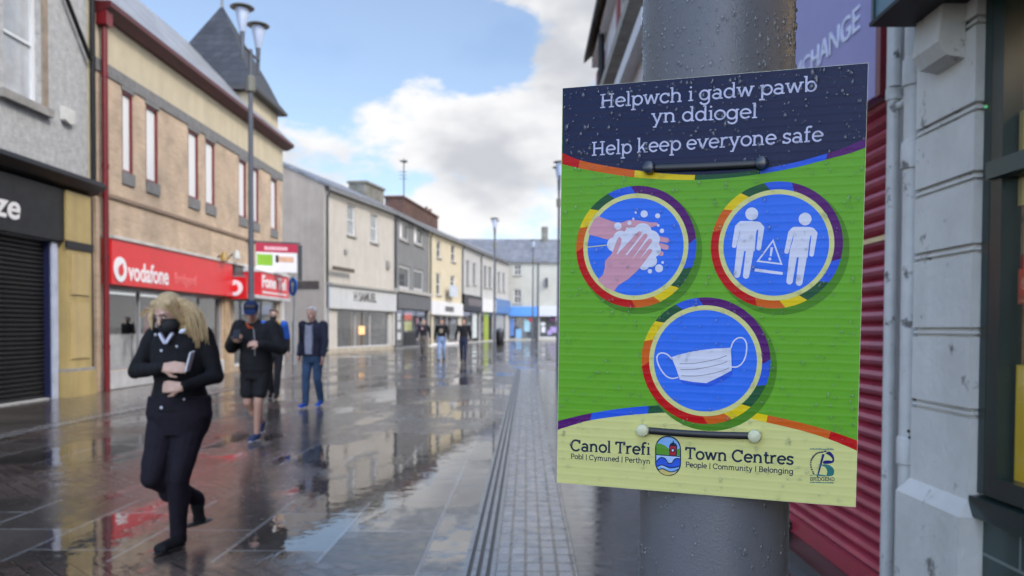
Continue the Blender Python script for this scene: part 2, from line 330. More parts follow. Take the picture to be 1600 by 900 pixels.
# ------------------------------------------------------------------ ground
def ground_mat():
    m = bpy.data.materials.new('wet_paving'); m.use_nodes = True; nt = m.node_tree; n = nt.nodes; l = nt.links
    b = n['Principled BSDF']; t = n.new('ShaderNodeTexCoord'); P = t.outputs['Object']
    def mth(op, a, b2=None, c=None, clamp=False):
        q = n.new('ShaderNodeMath'); q.operation = op; q.use_clamp = clamp
        for i, v in enumerate((a, b2, c)):
            if v is None: continue
            if isinstance(v, (int, float)): q.inputs[i].default_value = v
            else: l.new(v, q.inputs[i])
        return q.outputs[0]
    def noise(scale, detail=6, rough=.55, vec=None):
        q = n.new('ShaderNodeTexNoise'); q.inputs['Scale'].default_value = scale; q.inputs['Detail'].default_value = detail; q.inputs['Roughness'].default_value = rough
        l.new(vec or P, q.inputs['Vector']); return q.outputs['Fac']
    def ramp(v, a, b2, c=0.0, d=1.0):
        q = n.new('ShaderNodeMapRange'); q.inputs['From Min'].default_value = a; q.inputs['From Max'].default_value = b2; q.inputs['To Min'].default_value = c; q.inputs['To Max'].default_value = d
        l.new(v, q.inputs['Value']); return q.outputs[0]
    def brick(vec, w, h, ms, c1, c2, mo, off=.5):
        q = n.new('ShaderNodeTexBrick'); q.inputs['Scale'].default_value = 1; q.inputs['Brick Width'].default_value = w; q.inputs['Row Height'].default_value = h; q.inputs['Mortar Size'].default_value = ms
        q.inputs['Color1'].default_value = (*c1, 1); q.inputs['Color2'].default_value = (*c2, 1); q.inputs['Mortar'].default_value = (*mo, 1); q.offset = off
        q.inputs['Mortar Smooth'].default_value = .2; l.new(vec, q.inputs['Vector']); return q
    def mapping(rot, loc=(0, 0, 0)):
        q = n.new('ShaderNodeMapping'); q.inputs['Rotation'].default_value = (0, 0, rot); q.inputs['Location'].default_value = loc; l.new(P, q.inputs[0]); return q.outputs[0]
    def mixc(f, a, b2):
        q = n.new('ShaderNodeMix'); q.data_type = 'RGBA'
        if isinstance(f, float): q.inputs['Factor'].default_value = f
        else: l.new(f, q.inputs['Factor'])
        l.new(a, q.inputs['A']); l.new(b2, q.inputs['B']); return q.outputs['Result']
    def mixf(f, a, b2):
        q = n.new('ShaderNodeMix'); q.data_type = 'FLOAT'
        l.new(f, q.inputs['Factor'])
        for k, v in (('A', a), ('B', b2)):
            if isinstance(v, (int, float)): q.inputs[k].default_value = v
            else: l.new(v, q.inputs[k])
        return q.outputs['Result']
    sp = n.new('ShaderNodeSeparateXYZ'); l.new(P, sp.inputs[0]); X, Y = sp.outputs[0], sp.outputs[1]
    slabs = brick(mapping(R(90)), 1.0, .62, .014, (.045, .036, .029), (.115, .094, .076), (.23, .215, .20))
    rnd = brick(mapping(R(90)), 1.0, .62, .014, (0, 0, 0), (1, 1, 1), (.5, .5, .5)).outputs['Color']
    setts = brick(mapping(R(45)), .22, .11, .010, (.08, .055, .042), (.14, .10, .078), (.03, .028, .026))
    # cross bands of small blocks every 3.35 m between the shop front strip and the drain
    ym = mth('FRACT', mth('DIVIDE', mth('ADD', Y, 3.35*20-6.45), 3.35))
    band = mth('MULTIPLY', mth('LESS_THAN', ym, .49), mth('LESS_THAN', X, -.95))
    band = mth('MULTIPLY', band, mth('LESS_THAN', Y, 26.0))
    col = mixc(band, slabs.outputs['Color'], setts.outputs['Color'])
    fac = mixf(band, slabs.outputs['Fac'], setts.outputs['Fac'])
    # dirt / damp tone
    dv = n.new('ShaderNodeMix'); dv.data_type = 'RGBA'; dv.blend_type = 'MULTIPLY'; dv.inputs['Factor'].default_value = 1
    l.new(col, dv.inputs['A']); l.new(ramp(noise(.9, 8, .6), .3, .7, .55, 1.25), dv.inputs['B'])
    l.new(dv.outputs['Result'], b.inputs['Base Color'])
    # standing water in the dips: smooth film; elsewhere a thin broken film
    mps = n.new('ShaderNodeMapping'); mps.inputs['Scale'].default_value = (1.0, .45, 1); l.new(P, mps.inputs[0])
    gx = mth('POWER', mth('DIVIDE', mth('ADD', X, .95), .62), 2.0); gy = mth('POWER', mth('DIVIDE', mth('SUBTRACT', Y, 8.6), 3.2), 2.0)
    pool = mth('MULTIPLY', mth('EXPONENT', mth('MULTIPLY', mth('ADD', gx, gy), -1.0)), .13)
    pud = ramp(mth('ADD', mth('ADD', pool, noise(.85, 6, .58, mps.outputs[0])), mth('MULTIPLY', mth('SUBTRACT', rnd, .5), .16)), .485, .545)
    b.inputs['Roughness'].default_value = .1
    rb_ = mth('ADD', ramp(noise(14, 5, .6), .3, .7, .11, .27), mth('MULTIPLY', rnd, .07))
    l.new(mixf(pud, rb_, .018), b.inputs['Roughness'])
    b.inputs['IOR'].default_value = 1.75
    l.new(mixf(pud, .42, 1.0), b.inputs['Specular IOR Level'])
    hj = mth('MULTIPLY', fac, -.006)
    hn = mth('MULTIPLY', noise(38, 4, .6), .0012)
    hs = mth('MULTIPLY', noise(3.2, 3, .5), .010)
    tl = mth('MULTIPLY', mth('MULTIPLY', mth('SUBTRACT', rnd, .5), mth('FRACT', mth('DIVIDE', X, .62))), .024)
    dry = mth('ADD', mth('ADD', mth('ADD', hj, hn), hs), tl)
    wet = mth('ADD', mth('ADD', mth('MULTIPLY', noise(5.5, 3, .5), .0025), mth('MULTIPLY', fac, -.0016)), mth('MULTIPLY', tl, .12))
    h = mixf(pud, dry, wet)
    bp = n.new('ShaderNodeBump'); bp.inputs['Strength'].default_value = .55; bp.inputs['Distance'].default_value = 1.0
    l.new(h, bp.inputs['Height']); l.new(bp.outputs[0], b.inputs['Normal'])
    return m
wet = ground_mat()
MB().add([(-400,-400,0),(400,-400,0),(400,600,0),(-400,600,0)], [(0,1,2,3)]).build('ground', wet, kind='structure')

def sett_mat(name, w, h, c1, c2, mo, rough=.16, rot=0.0, off=.5, ms=.008):
    m = brick_mat(name, c1, c2, mo)
    nt = m.node_tree; n = nt.nodes; l = nt.links
    br = [q for q in n if q.type == 'TEX_BRICK'][0]; br.inputs['Brick Width'].default_value = w; br.inputs['Row Height'].default_value = h; br.inputs['Mortar Size'].default_value = ms; br.offset = off
    t = n.new('ShaderNodeTexCoord'); mp_ = n.new('ShaderNodeMapping'); mp_.inputs['Rotation'].default_value = (0, 0, rot); l.new(t.outputs['Object'], mp_.inputs[0]); l.new(mp_.outputs[0], br.inputs['Vector'])
    b = n['Principled BSDF']; b.inputs['Specular IOR Level'].default_value = .9; b.inputs['IOR'].default_value = 1.65
    ns = n.new('ShaderNodeTexNoise'); ns.inputs['Scale'].default_value = 9; ns.inputs['Detail'].default_value = 5; l.new(t.outputs['Object'], ns.inputs['Vector'])
    rp = n.new('ShaderNodeMapRange'); rp.inputs['From Min'].default_value = .3; rp.inputs['From Max'].default_value = .7; rp.inputs['To Min'].default_value = rough*.5; rp.inputs['To Max'].default_value = rough*1.6
    l.new(ns.outputs['Fac'], rp.inputs['Value']); l.new(rp.outputs[0], b.inputs['Roughness'])
    return m
strip_m = sett_mat('pale_wet_setts', .092, .17, (.20, .20, .20), (.29, .29, .29), (.008, .008, .008), .2, 0.0, 0.0, .009)
def sheet(name, x0, x1, y0, y1, z, m):
    return MB().add([(x0,y0,z),(x1,y0,z),(x1,y1,z),(x0,y1,z)], [(0,1,2,3)]).build(name, m, kind='structure')
sheet('sett_path', -.165, .295, 1.0, 27.5, .004, strip_m)
band_m = sett_mat('kerb_setts', .11, .22, (.16, .15, .14), (.24, .22, .2), (.05, .05, .05), .22)
sheet('paving_strip', -6.75, -6.45, 2.0, 36.0, .004, band_m)
foot_m = sett_mat('wet_footway_slabs', .6, .9, (.075, .062, .05), (.12, .10, .085), (.03, .03, .028), .16, 0.0, .5, .008)
sheet('footway', -9.1, -6.76, -5.0, 36.0, .006, foot_m)
dark_m = sett_mat('dark_wet_blocks', .2, .1, (.05, .05, .05), (.08, .08, .08), (.02, .02, .02), .14)
sheet('pavement', .30, 1.76, -6.0, 26.0, .004, dark_m)

# slotted drain between the slabs and the setts
dr = thing('drain_channel', 'long slotted metal drainage channel running along the edge of the sett path', 'drain', (-.265, 1.0, 0))
MB().box(-.095, .095, 0, 26.5, .001, .004).build('channel', mat('drain_gap', (.01, .01, .01), .4), dr)
b = MB(); y = 0.0
while y < 26.4:
    for x in (-.08, -.027, .027, .08): b.box(x-.0145, x+.0145, y, min(y+.99, 26.5), .0045, .012)
    y += 1.0
b.build('grating', mat('wet_drain_metal', (.24, .25, .26), .22, .3, 12, metal=.5), dr)
# ------------------------------------------------------------------ shop fronts
def interior_mat(name, col): return mat(name, col, .7, .4, 2.5)
dark_room = interior_mat('dark_shop_interior', (.05, .05, .052))
paper_white = mat('paper_white', (.75, .76, .78), .6, .1)
def shop(F, o, frame, room, depth=2.2, mull=(), t=.07, rev=.14, transom=None, glass=None, doors=()):
    """glazed opening o=(u0,u1,z0,z1): frame bars, panes, and a room behind"""
    a, c, e, f = o
    b = MB().box(a, a+t, rev-.08, rev, e, f).box(c-t, c, rev-.08, rev, e, f).box(a+t, c-t, rev-.08, rev, e, e+t).box(a+t, c-t, rev-.08, rev, f-t, f)
    for u in mull: b.box(u-t/2, u+t/2, rev-.075, rev-.003, e+t, f-t)
    if transom: b.box(a+t, c-t, rev-.07, rev-.006, transom-t/2, transom+t/2)
    w = b.build('shop_window', frame, F.root)
    edges = [a+t*.5]+list(mull)+[c-t*.5]
    for i in range(len(edges)-1):
        MB().box(edges[i], edges[i+1], rev-.045, rev-.037, e+t*.5, f-t*.5).build('pane', glass or shop_glass, w)
    r = MB(); y0, y1 = rev+.01, rev+depth; a2, c2 = a-.01, c+.01
    r.add([(a2,y0,e),(c2,y0,e),(c2,y1,e),(a2,y1,e)], [(0,1,2,3)]); r.add([(a2,y0,f),(c2,y0,f),(c2,y1,f),(a2,y1,f)], [(0,3,2,1)])
    r.add([(a2,y1,e),(c2,y1,e),(c2,y1,f),(a2,y1,f)], [(0,1,2,3)])
    r.add([(a2,y0,e),(a2,y1,e),(a2,y1,f),(a2,y0,f)], [(0,1,2,3)]); r.add([(c2,y0,e),(c2,y1,e),(c2,y1,f),(c2,y0,f)], [(0,3,2,1)])
    r.build('interior', room, F.root, recalc=False)
    return w
def poster(F, o, m, y, name='poster', parent=None, **k):
    return MB().box(o[0], o[1], y, y+.012, o[2], o[3]).build(name, m, parent or F.root, **k)

XL = -9.0
# ================================================================== grey roughcast building with the black shop front (far left)
yE = at_x(151, 500, XL).y
F = Fac('shop_building', 'grey roughcast building with black shop front and closed roller shutter at the left edge', 'building', (XL, 4.0), (XL, yE))
rough = mat('grey_roughcast', (.44, .445, .44), .85, .3, 7, bump=1.0, bscale=22, streak=.12)
cream_stone = mat('cream_quoin', (.50, .43, .27), .7, .25, 3, streak=.4)
yellow_paint = mat('yellow_pilaster_paint', (.50, .38, .15), .5, .28, 2.5, streak=.6, col2=(.30, .23, .10))
win = F.rect(5, -40, 64, 152)
sh = (F.uz(0, 500)[0]-2.6, F.uz(78, 500)[0], .03, F.uz(45, 371)[1])
zc = F.uz(70, 273)[1]
uQ = F.uz(137, 200)[0]
F.wall(0, 9.2, [win, sh, (1.0, 3.0, 5.0, 7.6)], rough, D=7, rev=.2, u1=uQ+.02)
sash_white = mat('white_upvc', (.70, .72, .74), .35, .08)
w = F.window(win, sash_white, mat('grey_blind_glass', (.42, .44, .46), .08, .35, 1.5, spec=.8), rev=.19, t=.075, sill=None)
F.window((1.0, 3.0, 5.0, 7.6), sash_white, dark_glass, rev=.19)
MB().box(win[0]-.18, win[1]+.2, -.12, .0, win[2]-.17, win[2]-.02).build('sill', stone_trim, F.root)
MB().box(win[1], win[1]+.16, -.035, -.002, win[2]-.015, 9.0).build('window_surround', mat('surround_brown', (.30, .24, .18), .7, .3), F.root)
# quoin strip, fascia, cornice
F.box('quoin_strip', uQ+.021, F.L-.28, -.05, 7, 0, 9.2, cream_stone)
MB().prism([(-.34, zc+.10), (-.40, zc), (-.22, zc-.12), (-.02, zc-.2), (-.02, zc+.14)], 'x', 0, F.L-.30).build('cornice', black_paint, F.root)
zf = sh[3]
fs = F.box('fascia_board', 0, F.uz(92, 330)[0], -.12, -.01, zf+.02, zc-.21, mat('charcoal_fascia', (.016, .017, .019), .5, .4, 5, spec=.3))
e0, e1, z0, z1 = F.rect(-6, 313, 31, 341, .12)
text_on('ze', e0-.1, e1, z0, z1, -.125, white_paint, F.root, italic=.15, bold=.02)
# roller shutter with slats
b = MB(); z = sh[2]; n = 0
while z < sh[3]-.04:
    b.prism([(.10, z), (.07, z+.03), (.07, z+.06), (.10, z+.078), (.13, z+.078), (.13, z)], 'x', sh[0], sh[1]-.05); z += .083
b.build('roller_shutter', mat('black_shutter', (.017, .017, .018), .45, .35, metal=.2, spec=.3), F.root)
F.box('shutter_guide', sh[1]-.05, sh[1], -.02, .14, .02, sh[3], mat('navy_paint', (.012, .016, .06), .4))
F.box('door_frame', sh[1]+.001, sh[1]+.16, -.06, -.002, .0, sh[3], mat('pale_blue_white', (.45, .5, .62), .5, .2))
p0, p1 = F.uz(92, 500)[0], F.uz(131, 500)[0]
F.box('pilaster', p0, p1, -.16, -.001, .55, zc-.21, yellow_paint)
for z_ in (.75, 2.0): F.box('pilaster_panel', p0+.12, p1-.12, -.185, -.161, z_, z_+1.1 if z_ < 1 else zf-.2, mat('pilaster_panel_tan', (.55, .42, .19), .5, .3, 2.5, streak=.6, col2=(.36, .27, .12)))
F.box('pilaster_plinth', p0-.06, p1+.06, -.22, -.001, 0, .50, yellow_paint)
F.box('pilaster_trim', p0-.06, p1+.05, -.21, -.001, .501, .56, stone_trim)
F.box('pilaster_trim', p0-.05, p1+.05, -.19, -.161, zf-.10, zf+.05, black_paint)
F.box('pilaster_trim', p1+.002, p1+.09, -.15, -.001, .561, zc-.22, black_paint)
# drain pipes
u = F.uz(137, 100)[0]
b = MB().tube([(u, -.10, zc+.1), (u, -.10, 9.0)], .055, 10)
ud, zd = F.uz(96, -5); ud2, zd2 = F.uz(133, 92)
b.tube([(ud-.4, -.09, zd+1.2), (ud, -.09, zd), (ud2, -.10, zd2)], .045, 8)
b.build('drainpipe', black_paint, F.root, smooth=True)
MB().box(0, F.L-.2, -.25, 7.1, 9.2, 9.45).build('eaves', black_paint, F.root)
MB().prism([(-.3, 9.45), (3.5, 12.0), (7.2, 9.45)], 'x', 0, F.L-.1).build('roof', slate, F.root)
a0, a1, z0, z1 = F.rect(94, 170, 110, 194)
MB().prism([(a0, z0+.05), ((a0+a1)/2, z0), (a1, z0+.05), (a1, z1), (a0, z1)], 'y', -.1, -.002).build('alarm_box', mat('alarm_white', (.6, .6, .56), .5, .2), F.root)
# soaked red downpipe stands on the joint
zr = F.uz(165, 12)[1]
uR = F.uz(156, 400)[0]
b = MB().tube([(uR, -.13, 0), (uR, -.13, zr-.5)], .062, 12)
for z in (.9, 2.8, 4.7, 6.6): b.tube([(uR, -.13, z), (uR, -.13, z+.09)], .075, 12)
b.box(uR-.13, uR+.13, -.24, -.02, zr-.5, zr-.2)
b.build('downpipe', red_paint, F.root, smooth=True)

# ================================================================== long orange brick building with red windows
yB = at_x(441, 300, XL).y
F = Fac('brick_building', 'long pale orange brick building with slim red framed windows and a slate corner turret', 'building', (XL, yE+.01), (XL, yB))
BRK = F
brick = brick_mat('orange_brick', (.50, .365, .25), (.58, .445, .32), (.53, .44, .34))
cream = mat('cream_render', (.58, .51, .37), .8, .18, 2.5, bump=.25, bscale=60, streak=.5)
band_g = mat('grey_stone_band', (.20, .20, .20), .7, .25, 6)
zE = F.uz(200, 62)[1]; zE = (zE + F.uz(430, 222)[1])/2
zb1 = (F.uz(166, 98)[1]+F.uz(436, 270)[1])/2; zb0 = zb1-.26
zt = F.uz(238, 168)[1]; zs = F.uz(238, 287)[1]+.02; 
ups = []
for xa, xb in ((191, 208), (228, 247), (294, 310), (321, 335.5), (373, 384.5), (394.5, 404), (423, 432.5)):
    ua, ub = F.uz(xa, 250)[0], F.uz(xb, 250)[0]; ups.append((ua, ub, zs, zt))
zv0, zv1 = 2.28, F.uz(170, 374)[1]
uv1 = F.uz(352, 440)[0]
gz = (.25, uv1-.25, .42, zv0-.02)
u2a, u2b = F.uz(366, 500)[0], F.L-.35
sh2 = (u2a, u2b, .15, 2.35)
F.wall(0, zb0, ups+[gz, sh2], brick, D=8, rev=.08)
F.box('stone_band', 0, F.L+.02, -.03, 7.9, zb0, zb1, band_g)
F.box('render_panel', 0, F.L+.01, -.015, 7.9, zb1, zE, cream)
for o in ups:
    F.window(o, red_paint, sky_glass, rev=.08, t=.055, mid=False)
    F.box('lintel', o[0]-.04, o[1]+.04, -.025, -.001, o[3], zb0-.001, band_g)
    F.box('sill', o[0]-.03, o[1]+.03, -.04, .08, o[2]-.27, o[2]-.001, band_g)
zl = F.uz(230, 324)[1]
F.box('ledge', 0, F.L, -.05, -.001, zl-.05, zl+.03, mat('ledge_brown', (.26, .19, .14), .7, .2))
# red gutter board and slate roof
MB().prism([(-.34, zE+.24), (-.34, zE+.13), (-.10, zE+.0), (.05, zE+.0), (.05, zE+.24)], 'x', .0, F.L+.35).build('gutter', mat('maroon_gutter', (.085, .010, .014), .4, .25), F.root)
MB().prism([(-.33, zE+.245), (2.6, zE+3.2), (7.9, zE+.245)], 'x', .02, F.L+.2).build('roof', brick_mat('pale_slate', (.27, .28, .29), (.34, .35, .36), (.17, .17, .18), .35, .3, .4, .012), F.root)
# corner turret
tu0, tu1, tv0, tv1 = F.L-3.05, F.L-.12, .12, 3.05
zT = F.uz(400, 138)[1]
F.box('turret', tu0, tu1, tv0, tv1, zE+.1, zT, cream)
cu, cv = (tu0+tu1)/2, (tv0+tv1)/2; za = at_y(341, 8, F.P0.y+cu).z
b = MB(); prof = [(1.72, zT-.04), (1.50, zT+.24), (1.20, zT+.9), (.0, za)]
vs = []
for r, z in prof:
    vs += [(cu-r, cv-r, z), (cu+r, cv-r, z), (cu+r, cv+r, z), (cu-r, cv+r, z)]
fs = [(3, 2, 1, 0)]
for i in range(3):
    for k in range(4): fs.append((i*4+k, i*4+(k+1) % 4, (i+1)*4+(k+1) % 4, (i+1)*4+k))
b.add(vs, fs).build('turret_roof', dark_slate, F.root)
MB().box(cu-1.74, cu+1.74, cv-1.74, cv+1.74, zT-.16, zT-.05).build('turret_eaves', mat('dark_eaves', (.05, .05, .052), .5), F.root)
MB().tube([(cu, cv, za-.1), (cu, cv, za+.7)], [.06, .015], 8).build('finial', lead, F.root)
# red phone shop: fascia, trim, lettering, round emblem
red_sign = mat('bright_red_sign', (.72, .022, .026), .35, .06)
sign_white = mat('sign_white', (.85, .85, .86), .4)
F.box('fascia_sign', .2, uv1, -.22, -.002, zv0, zv1, red_sign)
F.box('fascia_trim', .18, F.L-.3, -.26, -.002, zv1+.001, zv1+.07, mat('pale_trim', (.6, .58, .54), .6, .2))
a0, a1, z0, z1 = F.rect(200, 414, 263, 441, .22)
text_on('vodafone', a0, a1, z0-.02, z1+.02, -.225, sign_white, F.root, bold=.02)
a0, a1, z0, z1 = F.rect(273, 428, 306, 450, .22)
text_on('Bridgend', a0, a1, z0, z1, -.225, mat('faded_red_letter', (.78, .20, .20), .5), F.root)
def speech_logo(parent, u, y, z, r, axis='f'):
    """silver disc with a red comma-shaped drop"""
    P = (lambda a, c, d: (a, y-d, c))
    def disc(r2, cx, cz, d, name, m):
        n = 36; vs = [P(u+cx+r2*math.cos(2*math.pi*k/n), z+cz+r2*math.sin(2*math.pi*k/n), d) for k in range(n)]
        vs2 = [P(u+cx+r2*math.cos(2*math.pi*k/n), z+cz+r2*math.sin(2*math.pi*k/n), d-.018) for k in range(n)]
        return MB().add(vs+vs2, [tuple(range(n))]+[(k, (k+1) % n, n+(k+1) % n, n+k) for k in range(n)]).build(name, m, parent)
    disc(r, 0, 0, .022, 'emblem_disc', sign_white)
    pts = []
    for k in range(28):
        t = R(95+k*(330/27)); pts.append((r*.44*math.cos(t)+r*.02, r*.44*math.sin(t)-r*.08))
    pts += [(r*.36, r*.26), (r*.34, r*.50), (r*.14, r*.50)]
    vs = [P(u+a, z+c, .03) for a, c in pts]; MB().add(vs, [tuple(range(len(vs)))]).build('emblem_drop', red_sign, parent)
lu, lz = F.uz(187, 421, .22)
speech_logo(F.root, lu, -.222, lz, .27)
# window and things inside
shop(F, gz, mat('grey_alu', (.30, .31, .33), .4, .1), dark_room, depth=3, mull=[gz[0]+1.75, gz[0]+3.5, gz[0]+5.2], transom=None)
F.box('stall_riser', .2, uv1-.2, -.04, -.001, .02, .41, mat('pale_riser', (.52, .52, .52), .4, .2))
red_poster = mat('red_poster', (.38, .02, .035), .5, .2)
purple_poster = mat('purple_poster', (.12, .03, .10), .5, .3)
for (xa, ya, xb, yb, m_) in ((228, 478, 243, 540, red_poster), (250, 470, 262, 520, purple_poster), (330, 475, 342, 560, purple_poster), (316, 470, 328, 540, red_poster), (176, 530, 200, 575, mat('display_grey', (.35, .35, .36), .5, .2))):
    o = F.rect(xa, ya, xb, yb, -.9); poster(F, (max(o[0], gz[0]+.05), min(o[1], gz[1]-.05), max(o[2], .45), min(o[3], 2.2)), m_, .95)
o = F.rect(167, 531, 232, 598, -.25); F.box('frosted_panel', gz[0]+.06, o[1], .30, .312, gz[2]+.02, 1.18, mat('frosted_grey', (.42, .43, .43), .5, .25))
F.box('interior_light', gz[0]+1.0, gz[1]-1.0, 1.2, 1.5, gz[3]-.06, gz[3]-.03, mat('added_cool_light', (.9, .95, 1.0), .5, emit=.35))  # glowing strip added to lift the dark phone shop interior
F.box('display_shelf', gz[0]+.1, gz[1]-.1, .5, .9, 1.15, 1.2, mat('shelf_grey', (.3, .3, .3), .5))
F.box('brick_pier', uv1-.16, uv1+.2, -.06, -.001, 0, 2.27, mat('tan_pier', (.46, .33, .2), .7, .3))
# second shop in the same building: dark fascia
grey_fascia = mat('grey_fascia', (.09, .095, .10), .4, .2)
F.box('fascia_board', uv1+.25, F.L-.1, -.2, -.002, 2.42, zv1, grey_fascia)
shop(F, sh2, mat('white_alu', (.6, .6, .6), .4, .1), interior_mat('pale_interior', (.30, .32, .32)), depth=1.6, mull=[(sh2[0]+sh2[1])/2])
o = F.rect(372, 478, 386, 560, -.3); poster(F, (sh2[0]+.15, sh2[0]+.9, .5, 2.2), paper_white, .35)
F.box('side_post', F.L-.32, F.L-.12, -.1, -.003, 0, 2.4, white_paint)

# things fixed to the brick building
t = thing('projecting_sign', 'red square projecting shop sign with round white emblem beside the long red fascia', 'sign', (XL, F.P0.y+uv1+.12, 0), 0)
yy = F.P0.y+uv1+.12
o0 = at_y(350.5, 433, yy); o1 = at_y(386, 467, yy)
MB().box(o0.x-XL, o1.x-XL, -.06, .06, o1.z, o0.z).build('box', mat('projecting_red', (.60, .012, .016), .35, .05), t)
MB().box(.0, o1.x-XL-.05, -.02, .02, o0.z+.001, o0.z+.05).build('bracket', steel, t)
speech_logo(t, (o0.x+o1.x)/2-XL, -.062, (o0.z+o1.z)/2, .235)

t = thing('shop_sign', 'protruding bright red shop sign with bold white lettering below the white estate board', 'sign', (XL, F.P0.y, 0), R(90))
xo = .75
ya_, yb_ = at_x(408, 445, XL+xo).y-F.P0.y, at_x(451, 445, XL+xo).y-F.P0.y
z1 = at_x(430, 429, XL+xo).z; z0 = at_x(430, 464, XL+xo).z
MB().box(ya_, yb_, -xo, -.20, z0, z1).build('box', mat('fresh_red', (.70, .03, .045), .4, .1), t)
MB().prism([(-xo-.03, z1+.001), (-xo-.03, z1+.05), (-.15, z1+.22), (-.15, z1+.001)], 'x', ya_-.02, yb_+.02).build('canopy_cap', mat('cap_white', (.7, .7, .7), .4, .1), t)
MB().box(ya_-.6, yb_+.1, -xo-.02, -.1, z0-.1, z0-.002).build('sign_base', mat('base_grey', (.55, .55, .56), .4, .1), t)
w_ = yb_-ya_
text_on('Fone Tel', ya_+.1, yb_-w_*.12, z0+.34*(z1-z0), z1-.12*(z1-z0), -xo-.004, sign_white, t, bold=.03)
b = MB().box(ya_+.12, yb_-.25, -xo-.006, -xo-.001, z0+.11*(z1-z0), z0+.18*(z1-z0))
b.build('small_print_bar', sign_white, t)  # one bar stands in for a line of small lettering

# white estate board hung out from the wall on a bracket
yy = 25.9
t = thing('hanging_board', 'white hanging board with red heading and a green patch fixed high beside the lamp post', 'sign', (XL, yy, 0), R(24))
q0, q1 = at_y(398, 380, yy), at_y(466, 426, yy+.8)
w0 = (q0.x-XL)/math.cos(R(24)); w1 = (q1.x-XL)/math.cos(R(24))
z1, z0 = at_y(430, 381, yy+.3).z, at_y(430, 425, yy+.3).z
MB().box(w0, w1, -.03, .03, z0, z1).build('board', mat('board_white', (.74, .75, .78), .4, .05), t)
hgt = z1-z0; wid = w1-w0
MB().box(w0-.02, w1+.02, -.035, -.0305, z1-.30*hgt, z1+.02).build('heading', mat('crimson', (.42, .02, .06), .4, .1), t)
b = MB()
x = w0+.2*wid
for q in (.09, .05, .05, .08, .06, .07, .06, .05, .06):
    b.box(x, x+q*.8*wid, -.038, -.0355, z1-.22*hgt, z1-.10*hgt); x += q*wid
b.build('heading_print', mat('pale_pink', (.75, .5, .55), .5), t)
MB().box(w0+.02*wid, w0+.40*wid, -.034, -.0305, z0+.22*hgt, z0+.62*hgt).build('green_patch', mat('leaf_green', (.22, .45, .03), .4, .05), t)
b = MB().box(w0+.55*wid, w0+.92*wid, -.034, -.0305, z0+.36*hgt, z0+.56*hgt); b.build('picture_hand', mat('hand_tan', (.62, .38, .25), .5, .2), t)
MB().box(w0+.47*wid, w0+.545*wid, -.034, -.0305, z0+.34*hgt, z0+.60*hgt).build('picture_cuff', black_paint, t)
MB().box(0, w1+.12, .032, .07, z1+.03, z1+.08).box(w1+.03, w1+.17, .0, .05, z0-.25, z1-.0).build('bracket', dark_grey_paint, t)

# ================================================================== the terrace beyond the side street
PTS = [(-10.39, 41.47), (-8.38, 50.84), (-7.26, 59.84), (-5.62, 69.2), (-4.46, 76.9), (-3.35, 82.4), (-2.05, 89.5)]
ZE = 8.65
def terr(i, name, label, wallm, wins, winm, fm, shopwin, ridge=10.25, sill=stone_trim, D=7.0, mid=True, rev=.14):
    F = Fac(name, label, 'building', PTS[i], (PTS[i+1][0]-(PTS[i+1][0]-PTS[i][0])*.0005, PTS[i+1][1]-.006))
    ops = [F.rect(*w) for w in wins]; so = F.rect(*shopwin)
    so = (max(so[0], .3), min(so[1], F.L-.25), max(.1, so[2]), so[3])
    F.wall(0, ZE, ops+[so], wallm, D=D, rev=rev, ridge=ridge)
    for o in ops: F.window(o, fm, winm, rev=rev, t=max(.06, (o[1]-o[0])*.07), mid=mid, sill=sill)
    F.roof(ZE, ridge, slate, D=D)
    MB().box(-.0, F.L, -.34, -.26, ZE-.25, ZE-.12).build('gutter', lead, F.root)
    MB().tube([(.16, -.09, .1), (.16, -.09, ZE-.55), (.16, -.28, ZE-.25)], .055, 8).build('downpipe', dark_grey_paint, F.root, smooth=True)
    return F, ops, so
# white
wr = mat('white_render', (.54, .515, .47), .8, .2, 1.2, streak=.4, col2=(.42, .385, .33), bump=.1)
F, ops, so = terr(0, 'white_building', 'white rendered building with stained gable and empty grey shop front', wr,
    [(542.6, 320, 555.4, 368), (578.8, 335, 590.6, 379)], mat('old_sash_glass', (.30, .32, .33), .06, .3), white_paint, (527, 485, 608, 542))
beige = mat('beige_gable_render', (.44, .38, .32), .85, .35, .8, streak=.35, col2=(.30, .25, .205), bump=.15)
MB().add([(-.012, .02, 0), (-.012, .02, ZE), (-.012, 3.5, 10.2), (-.012, 7, ZE), (-.012, 7, 0)], [(0, 4, 3, 2, 1)]).build('gable_render', beige, F.root)
MB().box(-.05, -.013, .3, 6.0, 3.35, 3.75).build('gable_board', mat('rotten_board', (.07, .055, .045), .8, .4), F.root)
fa = F.rect(522, 452, 614, 480)
F.box('fascia_board', .15, F.L-.1, -.22, -.002, so[3]+.02, fa[3], mat('pale_grey_fascia', (.52, .53, .53), .5, .15, streak=.5))
F.box('cornice', .1, F.L-.05, -.34, -.002, fa[3]+.001, fa[3]+.12, mat('weathered_cornice', (.30, .29, .27), .7, .3))
o = F.rect(553, 457, 588, 472, .22); text_on('H SAMUEL', o[0], o[1], o[2], o[3], -.224, mat('dark_letter', (.07, .06, .06), .5), F.root, bold=.03)
do = F.rect(557, 487, 580, 553)
shop(F, so, mat('silver_alu', (.45, .46, .47), .35, .1), interior_mat('empty_shop', (.20, .21, .21)), depth=2.4, mull=[do[0], do[1]])
F.box('doorway', do[0]+.05, do[1]-.05, .4, .5, .1, so[3]-.1, mat('brown_door', (.12, .085, .055), .5, .3))
o = F.rect(568, 507, 580, 520); F.box('shop_lamp', o[0]+.2, o[1]-.1, .36, .39, o[2]-.1, o[3]-.1, mat('warm_lit_sign', (1.0, .55, .22), .5, emit=.55))
